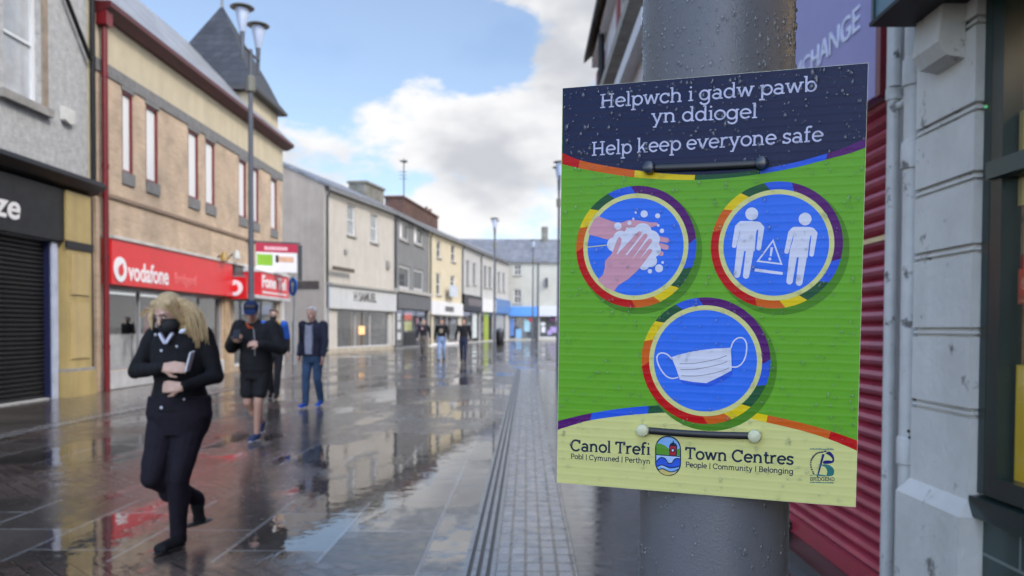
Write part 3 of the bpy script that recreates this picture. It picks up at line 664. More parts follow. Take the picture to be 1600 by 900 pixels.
F.box('stall_riser', .1, F.L-.1, -.05, -.001, 0, so[2]-.01, mat('sandy_riser', (.42, .37, .29), .6, .3))
for u in (.1, F.L-.35): F.box('pilaster', u, u+.25, -.12, -.003, so[2], so[3]+.01, mat('pilaster_grey', (.48, .47, .45), .6, .2))
o = F.rect(520, 418, 553, 424, .3); F.box('sign_bracket', o[0], o[1], -.34, -.28, o[2], o[3], mat('rusty_bar', (.09, .07, .055), .7))
for q in ((537, 390, 541, 396), (603, 408, 607, 420)):
    o = F.rect(*q); F.box('wall_fitting', o[0], o[1], -.12, -.002, o[2], o[3], stone_trim)
c = F.rect(547, 281, 594, 330, -3.5)
b = MB().box(c[0]+1.1, c[1]-.8, 2.9, 4.1, 9.4, c[3]-.45).box(c[0]+1.0, c[1]-.7, 2.8, 4.2, c[3]-.449, c[3]-.3)
b.build('chimney', mat('mossy_render', (.25, .24, .21), .85, .5, 1.5, col2=(.10, .10, .08)), F.root)
# grey
gr = mat('grey_render', (.20, .205, .205), .8, .3, 1.5, streak=.6)
F, ops, so = terr(1, 'grey_building', 'dark grey rendered building with charcoal shop front between white and cream neighbours', gr,
    [(624.5, 346, 639, 376), (647, 354, 661.5, 383), (623.5, 415, 641, 452), (646.5, 421, 662, 455)], dark_glass, mat('pale_frame', (.45, .45, .45), .5), (621, 484, 668, 545), mid=False)
for o in ops[:2]: F.box('painted_reflection', o[0]+.06, o[0]+.06+(o[1]-o[0])*.36, .10, .125, o[2]+.08, o[3]-.08, mat('reflection_white', (.8, .8, .78), .5))  # sky reflection in the left of each upper pane, painted as a white strip
F.box('shop_ledge', .1, F.L-.1, -.34, -.002, F.uz(645, 460)[1], F.uz(645, 455)[1], mat('ledge_pale', (.42, .41, .38), .7, .2))
F.box('fascia_board', .2, F.L-.2, -.22, -.002, so[3]+.02, F.uz(645, 461)[1]-.01, mat('slate_fascia', (.10, .105, .11), .45, .2))
shop(F, so, mat('navy_frame', (.03, .04, .06), .4), dark_room, depth=2, mull=[F.uz(633, 500)[0], F.uz(652, 500)[0]])
for q, m_ in (((635, 489, 647, 500), mat('orange_poster', (.85, .10, .03), .5)), ((635, 502, 647, 517), mat('lime_poster', (.50, .52, .14), .5)), ((623, 490, 630, 500), paper_white), ((623, 503, 630, 514), paper_white), ((623, 520, 630, 531), paper_white), ((653, 497, 656, 506), mat('pink_poster', (.7, .2, .3), .5))):
    o = F.rect(*q); poster(F, o, m_, .16)
F.box('shop_door', F.uz(634, 500)[0], F.uz(651, 500)[0], .07, .09, .1, F.uz(642, 519)[1], black_paint)
c = F.rect(607, 306, 677, 350, -3.5)
b = MB().box(c[0]+1.4, c[1]-1.1, 2.8, 4.2, 9.3, c[3]-.95).box(c[0]+1.3, c[1]-1.0, 2.7, 4.3, c[3]-.949, c[3]-.8)
ch = b.build('chimney', brick_mat('old_red_brick', (.15, .055, .035), (.07, .04, .03), (.07, .06, .05)), F.root)
for uu in (c[1]-2.6, c[1]-1.2): MB().lathe([(.17, 0), (.14, .6), (.17, .65)], (uu, 3.5, c[3]-.799), 10).build('chimney_pot', mat('clay_pot', (.2, .12, .09), .8), ch)
# aerial on the white building's roof
pz = F.P0 + F.d*.3 - F.out*3.4
t = thing('roof_aerial', 'tall thin television aerial on a mast above the white building', 'aerial', (pz.x, pz.y, 10.0))
tz = at_y(631, 248, pz.y).z-10
pxm = at_y(631, 300, pz.y).x - pz.x
MB().tube([(pxm, 0, -.4), (pxm, 0, tz)], .035, 6).build('mast', dark_grey_paint, t)
b = MB(); 
for k in range(5): b.tube([(pxm-.28+.03*k, -.3+.15*k, tz-.18), (pxm+.28-.03*k, -.3+.15*k, tz-.18)], .016, 5)
b.tube([(pxm, -.35, tz-.2), (pxm, .35, tz-.2)], .02, 5)
for k in range(3): b.tube([(pxm-.3, -.1+.1*k, tz-.85-.2*k), (pxm+.2, -.1+.1*k, tz-.85-.2*k)], .016, 5)
b.build('antenna', dark_grey_paint, t)
# cream
cr = mat('cream_wash', (.60, .53, .38), .8, .14, 1.5, streak=.3)
F, ops, so = terr(2, 'cream_building', 'cream washed building with four sash windows above a white shop front', cr,
    [(682.4, 377, 689, 403), (705, 383, 711.4, 409), (681.8, 427, 688.5, 461), (704, 431, 711, 449)], dark_glass, white_paint, (677, 493, 718, 538))
F.box('shop_surround', .12, F.L-.1, -.2, -.002, so[3]+.02, F.uz(695, 472)[1], white_paint)
shop(F, so, white_paint, interior_mat('grey_interior', (.16, .17, .17)), depth=2, mull=[F.uz(691, 500)[0], F.uz(700, 500)[0]])
F.box('shop_sign', F.uz(692, 480)[0], F.uz(705, 480)[0], -.22, -.201, F.uz(698, 487)[1], F.uz(698, 479)[1], mat('sign_grey', (.12, .12, .13), .5))
F.box('stall_riser', .12, F.L-.1, -.1, -.001, 0, so[2], white_paint)
o = F.rect(700, 446, 711, 464, .3); F.box('flag_sign', o[0], o[1], -.5, -.42, o[2], o[3], mat('faded_blue_white', (.55, .6, .68), .5, .2))
# three white ones
w2 = mat('dull_white_render', (.48, .48, .47), .8, .18, 1.2, streak=.4)
tall = mat('tall_window_grey', (.22, .23, .25), .1, .2)
F, ops, so = terr(3, 'white_terrace_house', 'off-white terraced building with two tall slots of window above a black fascia', w2,
    [(728.4, 407, 733.2, 445), (738.5, 411, 743.3, 445)], tall, stone_trim, (724, 487, 749, 537), mid=False)
F.box('fascia_board', .1, F.L-.1, -.25, -.002, so[3]+.02, F.uz(737, 462)[1], black_paint)
F.box('fascia_sign', F.uz(727, 470)[0], F.uz(748, 470)[0], -.27, -.251, F.uz(737, 478)[1], F.uz(737, 467)[1], mat('plum_grey', (.14, .12, .13), .5, .2))
shop(F, so, black_paint, dark_room, depth=1.5, mull=[F.uz(737, 500)[0]])
o = F.rect(739, 489, 746, 528); poster(F, o, mat('pale_panel', (.62, .68, .68), .4, .15), .05)
F, ops, so = terr(4, 'white_terrace_house', 'off-white terraced building with paired windows above a white fascia and lime green shop', w2,
    [(755.6, 415, 760.4, 449), (763, 417, 768, 450)], tall, stone_trim, (752, 488, 770, 535), mid=False)
F.box('fascia_sign', .05, F.L-.1, -.25, -.002, so[3]+.02, F.uz(761, 468)[1], white_paint)
shop(F, so, mat('grey_frame', (.15, .15, .15), .4), dark_room, depth=1.5, mull=[F.uz(757, 500)[0], F.uz(765, 500)[0]])
o = F.rect(757, 488, 764, 536); poster(F, o, mat('lime_panel', (.32, .42, .03), .4, .2), .05)
F, ops, so = terr(5, 'white_terrace_house', 'off-white terraced building with narrow windows next to the blue corner shop', w2,
    [(777.6, 425, 781.5, 455), (785, 426, 789, 456)], tall, stone_trim, (774, 490, 790, 532), mid=False)
F.box('fascia_sign', .05, F.L-.1, -.25, -.002, so[3]+.02, F.uz(782, 468)[1], mat('mid_blue', (.10, .20, .42), .4, .15))
shop(F, so, mat('grey_frame', (.15, .15, .15), .4), interior_mat('grey_interior', (.16, .17, .17)), depth=1.5)
o = F.rect(776, 492, 788, 515); poster(F, o, mat('grey_panel', (.36, .38, .4), .4, .2), .05)
# ================================================================== building across the end of the street
F = Fac('corner_building', 'cream building closing the street end, with a bright blue shop and slate roof', 'building', (-8.0, 91.0), (14.0, 91.0))
ew = mat('pale_cream_render', (.50, .49, .43), .8, .12, 1.2, streak=.3)
zE2 = F.uz(830, 409)[1]; zR2 = at_y(830, 376, 95.5).z
ops = [F.rect(803.2, 413, 814.6, 430), F.rect(803.2, 452, 814.6, 474)]
uS = F.uz(841, 480)[0]
sb = (F.uz(796, 480)[0], uS-.35, .15, F.uz(815, 495)[1]); sw = (uS+.1, uS+6.0, .3, F.uz(860, 494)[1])
F.wall(0, zE2, ops+[sb, sw, (15.5, 16.4, 6.0, 7.6)], ew, D=9, ridge=zR2)
for o in ops+[(15.5, 16.4, 6.0, 7.6)]: F.window(o, white_paint, dark_glass, t=.07, vert=1, sill=stone_trim)
F.roof(zE2, zR2, slate, D=9)
blue = mat('sky_blue_fascia', (.10, .32, .80), .4, .1)
F.box('fascia_sign', sb[0]-.2, uS-.1, -.3, -.002, F.uz(815, 494)[1], F.uz(815, 479)[1], blue)
F.box('fascia_sign', uS+.1, F.L-.1, -.3, -.002, F.uz(860, 494)[1], F.uz(860, 479)[1], mat('pale_lilac', (.62, .64, .74), .5, .05))
F.box('downpipe', uS-.08, uS+.05, -.12, -.002, 0, zE2-.2, dark_grey_paint)
F.box('corner_pier', uS-.33, uS-.1, -.2, -.003, 0, F.uz(815, 495)[1], dark_grey_paint)
shop(F, sb, mat('grey_frame', (.15, .15, .15), .4), interior_mat('bluish_interior', (.06, .12, .2)), depth=2, mull=[F.uz(805, 500)[0], F.uz(817, 500)[0]])
for q, m_ in (((793, 497, 803, 525), mat('blue_panel', (.12, .25, .62), .4, .2)), ((806, 514, 815, 535), mat('light_blue_panel', (.25, .50, .80), .4, .2)), ((819, 500, 828, 518), mat('pale_blue_panel', (.35, .6, .72), .4, .2)), ((826, 497, 831, 503), mat('red_spot', (.7, .03, .05), .4))):
    o = F.rect(*q); poster(F, (max(o[0], sb[0]+.05), o[1], max(o[2], .2), o[3]), m_, .05)
shop(F, sw, white_paint, interior_mat('pale_interior', (.30, .32, .32)), depth=1.5, mull=[sw[0]+2, sw[0]+4])
rr = random.Random(5)
for k in range(14):
    u = sw[0]+.2+rr.random()*5.2; z = .5+rr.random()*1.7
    poster(F, (u, u+.3+rr.random()*.5, z, z+.2+rr.random()*.5), (paper_white, purple_poster, mat('grey_panel', (.36, .38, .4), .4, .2), mat('lilac_panel', (.4, .3, .6), .5))[k % 4], .05-.001*k)
c = F.rect(846, 355, 856, 385, -4.5)
MB().box(c[0], c[1], 4.0, 5.2, zR2-.6, c[3]).build('chimney', mat('mossy_render', (.25, .24, .21), .85, .5, 1.5), F.root)
o = F.rect(852, 434, 856, 448, .3); F.box('wall_lamp', o[0], o[1], -.4, -.003, o[2], o[3], dark_grey_paint)
# ================================================================== right-hand row (local x runs from the far end to the near end)
XR = 1.75
# --- shop with the wine red shutter and the lilac fascia
F = Fac('shutter_shop', 'shop on the right with a closed wine red roller shutter under a lilac fascia', 'building', (XR, 11.5), (XR, 3.36))
wine = mat('wine_red_shutter', (.42, .045, .08), .32, .35, 6, metal=.0, spec=.6, streak=.3, chip=(9, .66, (.12, .03, .04)))
zf = at_x(1365, 162, XR).z
uN = F.uz(1381, 500)[0]
sh = (.25, uN, .15, zf)
F.wall(0, 8.9, [sh, (1.2, 2.2, 5.0, 7.0), (4.2, 5.2, 5.0, 7.0)], mat('pale_grey_render', (.5, .5, .49), .8, .2, 1.5, streak=.5), D=6, rev=.2)
for o in ((1.2, 2.2, 5.0, 7.0), (4.2, 5.2, 5.0, 7.0)): F.window(o, white_paint, dark_glass, rev=.18, sill=stone_trim)
b = MB(); z = sh[2]
prof = []
while z < sh[3]-.02:
    b.prism([(.06, z), (.028, z+.018), (.018, z+.036), (.028, z+.056), (.06, z+.074), (.085, z+.074), (.085, z)], 'x', sh[0], sh[1]); z += .0755
sho = b.build('roller_shutter', wine, F.root)
zy = at_x(1370, 373, XR).z
F.box('shutter_stripe', sh[0], sh[1], .010, .017, zy-.012, zy+.012, mat('pale_yellow_strip', (.75, .58, .30), .4, .1))
F.box('bottom_rail', sh[0], sh[1], -.016, .01, sh[2]-.07, sh[2]+.03, mat('red_rail', (.42, .035, .06), .3, .2))
F.box('shutter_lock', sh[1]-1.42, sh[1]-1.26, -.05, -.0165, sh[2]-.055, sh[2]-.005, black_paint)
F.box('doorstep', 0, F.L-.02, -.16, .2, 0, sh[2]-.072, mat('dark_brown_step', (.045, .034, .03), .25, .4, 5))
uf = F.uz(1374, 100, .05)[0]
lil = mat('lilac_fascia', (.30, .27, .52), .4, .06)
F.box('fascia_sign', .1, uf, -.05, -.001, zf-.0, zf+1.35, lil)
F.box('fascia_end', uf+.001, uf+.055, -.07, -.001, zf-.02, zf+1.35, red_paint)
ea = F.uz(1344, 20, .05); 
e1u = F.uz(1344, 30, .05)[0]; c0u = F.uz(1257, 90, .05)[0]
zt_ = (F.uz(1341, 9, .05)[1]); zb_ = F.uz(1331, 57, .05)[1]
wl_ = (e1u-c0u)
text_on('EXCHANGE', e1u-wl_*8/6.0, e1u, zb_, zt_, -.052, mat('pale_letter', (.72, .74, .88), .4), F.root, bold=.01)
MB().prism([(-.3, 8.9), (3, 11.5), (6.2, 8.9)], 'x', -.05, F.L+.0).build('roof', slate, F.root)

# --- white building further along, red window surrounds
yF = at_x(934, 110, 1.82).y
F = Fac('white_eaves_building', 'white building with overhanging eaves, red window surround and black downpipe seen above the notice', 'building', (1.82, yF), (1.82, 11.52))
zE = F.uz(938, 66, 0)[1]
F.wall(0, zE, [(.55, 1.7, 6.9, zE-.75), (.6, 4.0, .4, 2.6), (5.2, 6.3, 6.9, zE-.75)], mat('soft_white_render', (.66, .65, .66), .7, .12, 2, streak=.4), D=6, ridge=zE+2.6)
for o in ((.55, 1.7, 6.9, zE-.75), (5.2, 6.3, 6.9, zE-.75)):
    F.window(o, red_paint, dark_glass, t=.16, mid=True)
    F.box('surround', o[0]-.35, o[0]-.02, -.06, -.001, 5.2, o[3]+.1, mat('dusty_red', (.34, .10, .10), .6, .2))
    F.box('surround', o[1]+.02, o[1]+.3, -.06, -.001, 5.2, o[3]+.1, mat('dusty_red', (.34, .10, .10), .6, .2))
F.window((.6, 4.0, .4, 2.6), black_paint, dark_glass, vert=2, mid=False)
F.roof(zE, zE+2.6, mat('eaves_brown', (.09, .08, .06), .7, .3), D=6, over=.36, t=.16)
F.box('eaves_cornice', 0, F.L, -.16, -.001, zE-.42, zE-.2, white_paint)
F.box('cornice', 2.6, F.L, -.30, -.001, 6.35, 6.55, mat('grubby_stone', (.34, .33, .28), .7, .3))
F.box('cornice', 2.6, F.L, -.22, -.001, 5.7, 5.95, white_paint)
MB().tube([(2.35, -.12, 0.2), (2.35, -.12, zE-.3)], .075, 10).build('downpipe', black_paint, F.root, smooth=True)

# --- dark green shop at the right edge
XG = 1.66
F = Fac('green_shop', 'dark green shop front with lit brown interior at the right edge', 'building', (XG, 2.90), (XG, -5.0))
dgreen = mat('dark_green_paint', (.010, .028, .026), .28, .25, 8, spec=.6)
pat = (.10, F.L-.3, .86, 2.02)
up = (.10, F.L-.3, 2.10, 2.62)
px_u = lambda px, py=500: F.uz(px, py)[0]
zs_ = F.uz(1570, 780)[1]; zt2 = F.uz(1580, 262)[1]
o1 = (.045, F.L-.3, zs_, 2.62)
F.wall(0, 8.5, [o1, (1, 2, 4.8, 6.8), (4, 5, 4.8, 6.8)], dgreen, D=5, rev=.05)
brown_room = interior_mat('warm_brown_room', (.30, .22, .12))
shop(F, o1, dgreen, brown_room, depth=.7, mull=[1.9, 3.6], t=.07, rev=.05, transom=zt2)
for o in ((1, 2, 4.8, 6.8), (4, 5, 4.8, 6.8)): F.window(o, white_paint, dark_glass)
a = F.uz(1588, 570, -.022); q = F.uz(1588, 768, -.022)
yel = mat('yellow_poster', (.80, .52, .02), .5, .1)
poster(F, (a[0], a[0]+.5, q[1], a[1]), yel, .022)
o = F.uz(1591, 425, -.022); poster(F, (o[0], o[0]+.3, o[1]-.11, o[1]+.01), mat('red_orange_card', (.5, .10, .04), .5, .2), .022)
o = F.uz(1592, 230, -.022); poster(F, (o[0], o[0]+.3, o[1]-.2, o[1]+.12), mat('straw_card', (.55, .42, .12), .5, .3), .022)
tile = brick_mat('green_tiles', (.02, .045, .042), (.03, .06, .055), (.16, .19, .18), .45, .30, .2, .006)
F.box('tiled_riser', .0, F.L-.1, -.022, -.001, 0, zs_-.085, tile)
F.box('window_sill', -.0, F.L-.1, -.06, -.001, zs_-.083, zs_-.01, dgreen)
F.box('frame_post', .0, .042, -.03, -.001, zs_, 2.62, dgreen)
F.box('transom_mould', .05, F.L-.3, -.05, -.001, zt2-.03, zt2+.03, mat('green_mould', (.03, .07, .065), .3, .2))
F.box('interior_light', .4, 4.0, .35, .6, 2.52, 2.55, mat('warm_ceiling_light', (1.0, .78, .5), .5, emit=1.6))
dl = MB().ell((F.uz(1556, 167)[0], -.035, F.uz(1556, 167)[1]), (.006, .006, .006)).build('indicator_light', mat('green_led', (.12, .5, .2), .3, emit=.25), F.root, smooth=True)
# fascia box that oversails the pavement
zfb = at_x(1366, 34, 1.36).z; yfb = at_x(1366, 34, 1.36).y; uB = 2.90-yfb
MB().box(uB, F.L, -(XG-1.36), -.001, zfb, zfb+.75).build('fascia_box', mat('teal_fascia', (.10, .19, .23), .4, .15), F.root)
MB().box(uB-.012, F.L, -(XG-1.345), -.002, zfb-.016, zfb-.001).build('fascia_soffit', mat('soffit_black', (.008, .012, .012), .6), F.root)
MB().box(uB-.008, uB+.012, -(XG-1.35), -(XG-1.3595), zfb, zfb+.75).build('fascia_edge', dgreen, F.root)
MB().prism([(-.3, 8.5), (2.5, 10.8), (5.2, 8.5)], 'x', 0, F.L).build('roof', slate, F.root)

# --- white rusticated pilaster between the two shops
PX = 1.60
yn, yf = at_x(1517, 500, PX).y, 3.345
t = thing('stone_pilaster', 'white painted pilaster with grooved blocks, plinth and scroll bracket between shutter and green shop', 'pilaster', (PX, yn, 0))
wp = mat('chipped_white_masonry', (.76, .74, .69), .6, .16, 4, bump=.22, bscale=30, streak=.5, col2=(.54, .52, .47), chip=(7, .61, (.20, .19, .17)))
wdt = yf-yn
b = MB()
zg = [at_x(1482, y_, PX).z for y_ in (770, 640, 519, 394, 287, 186, 60)]
zp = zg[0]
for i in range(len(zg)-1):
    z0, z1 = zg[i]+(.019 if i else 0), zg[i+1]-.019
    b.box(0, .148, 0, wdt, z0, z1)
    b.box(.022, .148, .022, wdt, z1, z1+.013)
    b.box(.004, .148, .004, wdt, z1+.0132, z1+.0248)
    b.box(.022, .148, .022, wdt, z1+.025, z1+.038)
b.box(0, .148, 0, wdt, zg[-1]+.019, 2.75)
b.build('shaft', wp, t)
b = MB().box(-.05, .148, -.035, wdt+.02, 0, zp-.055)
vs = [(-.05, -.035, zp-.0545), (.148, -.035, zp-.0545), (.148, wdt+.02, zp-.0545), (-.05, wdt+.02, zp-.0545), (-.002, -.002, zp), (.148, -.002, zp), (.148, wdt, zp), (-.002, wdt, zp)]
b.add(vs, [(3,2,1,0),(4,5,6,7),(0,1,5,4),(1,2,6,5),(2,3,7,6),(3,0,4,7)])
b.build('plinth', wp, t)
c0 = at_x(1508, 118, PX-.05); 
zk0, zk1 = at_x(1490, 118, PX-.1).z, at_x(1490, 42, PX-.1).z
zk0 += .10; zk1 += .15
b = MB(); poly = [(-.001, zk0), (-.07, zk0+.012), (-.10, zk0+.06), (-.085, zk1-.02), (-.04, zk1+.01), (-.001, zk1+.01)]
b.prism(poly, 'y', .07, .27); b.build('scroll_bracket', wp, t)

# --- white downpipes beside it
pw = mat('flaking_white_pipe', (.70, .69, .66), .4, .25, 5, streak=.3, col2=(.50, .49, .46), bump=.15, bscale=30, chip=(11, .59, (.14, .13, .12)))
px_, py_ = 1.655, at_x(1424, 500, 1.655).y
t = thing('white_downpipe', 'thick white downpipe with collars and rust blotches beside the pilaster', 'pipe', (px_, py_, 0))
rr_ = .5*32*py_/FPX
MB().tube([(0, 0, 0), (0, 0, 3.1)], rr_, 18).build('pipe', pw, t, smooth=True)
zc1, zc2, zc3 = at_x(1424, 118, px_).z, at_x(1424, 245, px_).z, at_x(1424, 705, px_).z
for zz in (zc1, zc2, zc3):
    MB().lathe([(rr_+.001, -.06), (rr_+.008, -.055), (rr_+.008, .05), (rr_+.004, .06), (rr_+.001, .062)], (0, 0, zz), 18).build('collar', pw, t, smooth=True)
    if zz != zc1: MB().tube([(rr_*.6, -rr_*.6, zz), (.085, -.09, zz)], [.012, .012], 8).lathe([(.016, -.012), (.016, .012)], (.085, -.09, zz), 10).build('holder_bat', pw, t, smooth=True)
b = MB()
rg = random.Random(3)
rust = mat('rust_blotch', (.07, .065, .06), .8, .4, 30)
for k in range(16):
    th = R(200+rg.random()*130); z = zc3+.02+rg.gauss(0, .035); s_ = rg.uniform(.004, .013)
    c_ = Vector((rr_*math.cos(th), rr_*math.sin(th), z)); b.ell(c_*1.0 if False else (c_.x, c_.y, z), (s_*.5+.003, s_*.5+.003, s_), seg=7, rings=4)
b.build('rust_blotches', rust, t, smooth=True)
px2, py2 = 1.69, at_x(1391, 500, 1.69).y
t = thing('white_waste_pipe', 'slimmer white pipe with a joint and bend left of the thick white downpipe', 'pipe', (px2, py2, 0))
r2 = .5*21*py2/FPX
zb2 = at_x(1391, 150, px2).z
MB().tube([(0, 0, 0), (0, 0, zb2-.02)], r2*.9, 14).build('pipe', pw, t, smooth=True)
MB().tube([(.0, 0, zb2-.03), (.0, 0, zb2+.01), (.0, -.01, zb2+.03)], [r2*1.15]*3, 14).build('joint', pw, t, smooth=True)
MB().tube([(0, 0, zb2+.03), (0, 0, 3.1)], r2*1.05, 14).build('upper_pipe', pw, t, smooth=True)
MB().tube([(.0, -.0, zb2-.06), (.02, -.06, zb2-.065), (-.01, -.16, zb2-.06)], r2*.6, 10).build('branch', pw, t, smooth=True)

# ================================================================== grey column that carries the notice
POLE = Vector((0.2084, 0.8951, 0)); PR = 0.0815
pole_m = mat('wet_grey_paint', (.135, .135, .145), .30, .12, 6, bump=.10, bscale=420, spec=.4)
def drop_mat():
    """clear water lying on a surface: bends what is under it, mirrors the sky at its rim, and lets light through"""
    m = bpy.data.materials.new('water_drop'); m.use_nodes = True; nt = m.node_tree; n = nt.nodes; l = nt.links; n.clear()
    o = n.new('ShaderNodeOutputMaterial'); tr = n.new('ShaderNodeBsdfTransparent'); gl = n.new('ShaderNodeBsdfGlossy'); rf = n.new('ShaderNodeBsdfRefraction')
    tr.inputs['Color'].default_value = (.74, .77, .78, 1); gl.inputs['Roughness'].default_value = .04; rf.inputs['IOR'].default_value = 1.33; rf.inputs['Roughness'].default_value = 0
    fr = n.new('ShaderNodeFresnel'); fr.inputs['IOR'].default_value = 1.75; m2 = n.new('ShaderNodeMixShader'); l.new(fr.outputs[0], m2.inputs[0]); l.new(rf.outputs[0], m2.inputs[1]); l.new(gl.outputs[0], m2.inputs[2])
    ge = n.new('ShaderNodeNewGeometry'); m3_ = n.new('ShaderNodeMixShader'); l.new(ge.outputs['Backfacing'], m3_.inputs[0]); l.new(m2.outputs[0], m3_.inputs[1]); l.new(tr.outputs[0], m3_.inputs[2])
    l.new(m3_.outputs[0], o.inputs[0]); return m
drop_m = drop_mat()
t = thing('lamp_column', 'thick wet grey metal column standing in front, carrying the public notice', 'column', POLE)
MB().lathe([(PR, .0), (PR, 2.6), (PR*.98, 2.64), (PR*.62, 2.8), (PR*.6, 7.5), (PR*.2, 7.52)], (0, 0, 0), 64).build('shaft', pole_m, t, smooth=True)
MB().lathe([(PR+.035, .001), (PR+.035, .02), (PR+.012, .03), (PR+.001, .05)], (0, 0, 0), 32).build('base_flange', pole_m, t, smooth=True)
MB().box(-.045, .045, PR-.003, PR+.004, .5, .95).build('service_door', pole_m, t)
b = MB(); rg = random.Random(21)
def dome(b, M, rx, rz_, h, seg=9, rings=3, drip=0.0):
    """flattened drop lying on a surface; M maps (u, depth, v)"""
    vs = []; fs = []
    for i in range(rings):
        a = (math.pi/2)*i/rings
        for k in range(seg):
            th = 2*math.pi*k/seg; x, z = math.cos(th)*math.cos(a), math.sin(th)*math.cos(a)
            if z < 0: z *= 1+drip
            vs.append(M @ Vector((x*rx, -h*math.sin(a)+.00002, z*rz_)))
    vs.append(M @ Vector((0, -h, 0))); fs = []
    for i in range(rings-1):
        for k in range(seg): fs.append((i*seg+k, i*seg+(k+1) % seg, (i+1)*seg+(k+1) % seg, (i+1)*seg+k))
    for k in range(seg): fs.append(((rings-1)*seg+k, (rings-1)*seg+(k+1) % seg, len(vs)-1))
    b.add(vs, fs)
toC = math.atan2(-POLE.y, -POLE.x)
for k in range(2300):
    th = toC + rg.uniform(-1.45, 1.45); z = rg.uniform(1.60, 1.86) if k % 3 else rg.uniform(1.0, 1.3)
    s_ = .0005+.0018*rg.random()**3.0
    M = Matrix.Translation((PR*math.cos(th), PR*math.sin(th), z)) @ Matrix.Rotation(th+R(90), 4, 'Z')
    dome(b, M, s_, s_*rg.uniform(1, 1.6), s_*.9, 8, 4, rg.choice((0, .3, .8)))
b.build('raindrops', drop_m, t, smooth=True, recalc=False, kind='stuff')

# ================================================================== the public notice (corrugated plastic board)
SC = Vector((0.17673, 0.81507, 1.44157)); SW, SH = .2985, .42
zr_, xr_, yr_ = -.32999, .010645, .01165
SM = Matrix.Rotation(zr_, 4, 'Z') @ Matrix.Rotation(xr_, 4, 'X') @ Matrix.Rotation(yr_, 4, 'Y')
sign = bpy.data.objects.new('public_notice', None); COL.objects.link(sign); sign.matrix_world = Matrix.Translation(SC) @ SM
tag(sign, 'wet green and navy public notice board with three round pictures tied to the grey column', 'notice')
# homography photo pixel -> board (u, v), from the four corners of the board
def solve8(src, dst):
    A = []; B = []
    for (x, y), (u, v) in zip(src, dst):
        A.append([x, y, 1, 0, 0, 0, -u*x, -u*y]); B.append(u); A.append([0, 0, 0, x, y, 1, -v*x, -v*y]); B.append(v)
    n = 8
    for i in range(n):
        p = max(range(i, n), key=lambda r: abs(A[r][i])); A[i], A[p] = A[p], A[i]; B[i], B[p] = B[p], B[i]
        for r in range(n):
            if r != i:
                k = A[r][i]/A[i][i]; A[r] = [a-k*c for a, c in zip(A[r], A[i])]; B[r] -= k*B[i]
    return [B[i]/A[i][i] for i in range(n)]
HM = solve8([(879, 138), (1356, 100), (1338, 793), (871, 752)], [(-SW/2, SH/2), (SW/2, SH/2), (SW/2, -SH/2), (-SW/2, -SH/2)])
def S(px, py):
    w = HM[6]*px+HM[7]*py+1; return ((HM[0]*px+HM[1]*py+HM[2])/w, (HM[3]*px+HM[4]*py+HM[5])/w)
def print_mat(name, col, rough=.28):
    """ink on fluted plastic: same flutes under every colour"""
    m = bpy.data.materials.new(name); m.use_nodes = True; nt = m.node_tree; n = nt.nodes; l = nt.links
    b = n['Principled BSDF']; b.inputs['Base Color'].default_value = (*col, 1); b.inputs['Roughness'].default_value = rough; b.inputs['Specular IOR Level'].default_value = .13
    t_ = n.new('ShaderNodeTexCoord'); mp_ = n.new('ShaderNodeMapping'); mp_.inputs['Scale'].default_value = (3, 1, 1); l.new(t_.outputs['Object'], mp_.inputs[0])
    wv = n.new('ShaderNodeTexWave'); wv.bands_direction = 'Z'; wv.inputs['Scale'].default_value = 37.0; wv.inputs['Distortion'].default_value = .25; wv.inputs['Detail'].default_value = 1
    l.new(t_.outputs['Object'], wv.inputs['Vector'])
    pw_ = n.new('ShaderNodeMath'); pw_.operation = 'POWER'; pw_.inputs[1].default_value = 3.0; l.new(wv.outputs['Fac'], pw_.inputs[0])
    bp = n.new('ShaderNodeBump'); bp.inputs['Strength'].default_value = .19; bp.inputs['Distance'].default_value = .0009; l.new(pw_.outputs[0], bp.inputs['Height'])
    nz = n.new('ShaderNodeTexNoise'); nz.inputs['Scale'].default_value = 260; nz.inputs['Detail'].default_value = 3; l.new(t_.outputs['Object'], nz.inputs['Vector'])
    bp2 = n.new('ShaderNodeBump'); bp2.inputs['Strength'].default_value = .10; bp2.inputs['Distance'].default_value = .001; l.new(nz.outputs['Fac'], bp2.inputs['Height']); l.new(bp.outputs[0], bp2.inputs['Normal'])
    l.new(bp2.outputs[0], b.inputs['Normal'])
    ns = n.new('ShaderNodeTexNoise'); ns.inputs['Scale'].default_value = 24; ns.inputs['Detail'].default_value = 5; l.new(t_.outputs['Object'], ns.inputs['Vector'])
    rp = n.new('ShaderNodeMapRange'); rp.inputs['To Min'].default_value = rough*.55; rp.inputs['To Max'].default_value = rough*1.6; l.new(ns.outputs['Fac'], rp.inputs['Value']); l.new(rp.outputs[0], b.inputs['Roughness'])
    return m
I = {k: print_mat('ink_'+k, c) for k, c in dict(green=(.13, .37, .024), navy=(.010, .016, .055), cream=(.64, .62, .23), red=(.50, .006, .008), orange=(.62, .11, .012), yellow=(.75, .54, .01),
    forest=(.015, .085, .035), blue=(.025, .10, .62), purple=(.085, .008, .13), picture_blue=(.035, .16, .74), white=(.66, .66, .76), pink=(.62, .30, .36), pale=(.52, .52, .68), deep_green=(.07, .22, .015), grey=(.25, .25, .30),
    sky=(.22, .42, .75), hill=(.10, .28, .03), sea=(.03, .10, .60), foam=(.40, .55, .85), sand=(.62, .50, .15), brick=(.42, .02, .03), teal=(.03, .16, .15), moss=(.36, .42, .14)).items()}
FACE = -.0021
LSTEP = .00005
def ply(b, pts, layer): b.add([(u, FACE-LSTEP*layer, v) for u, v in pts], [tuple(range(len(pts)))])
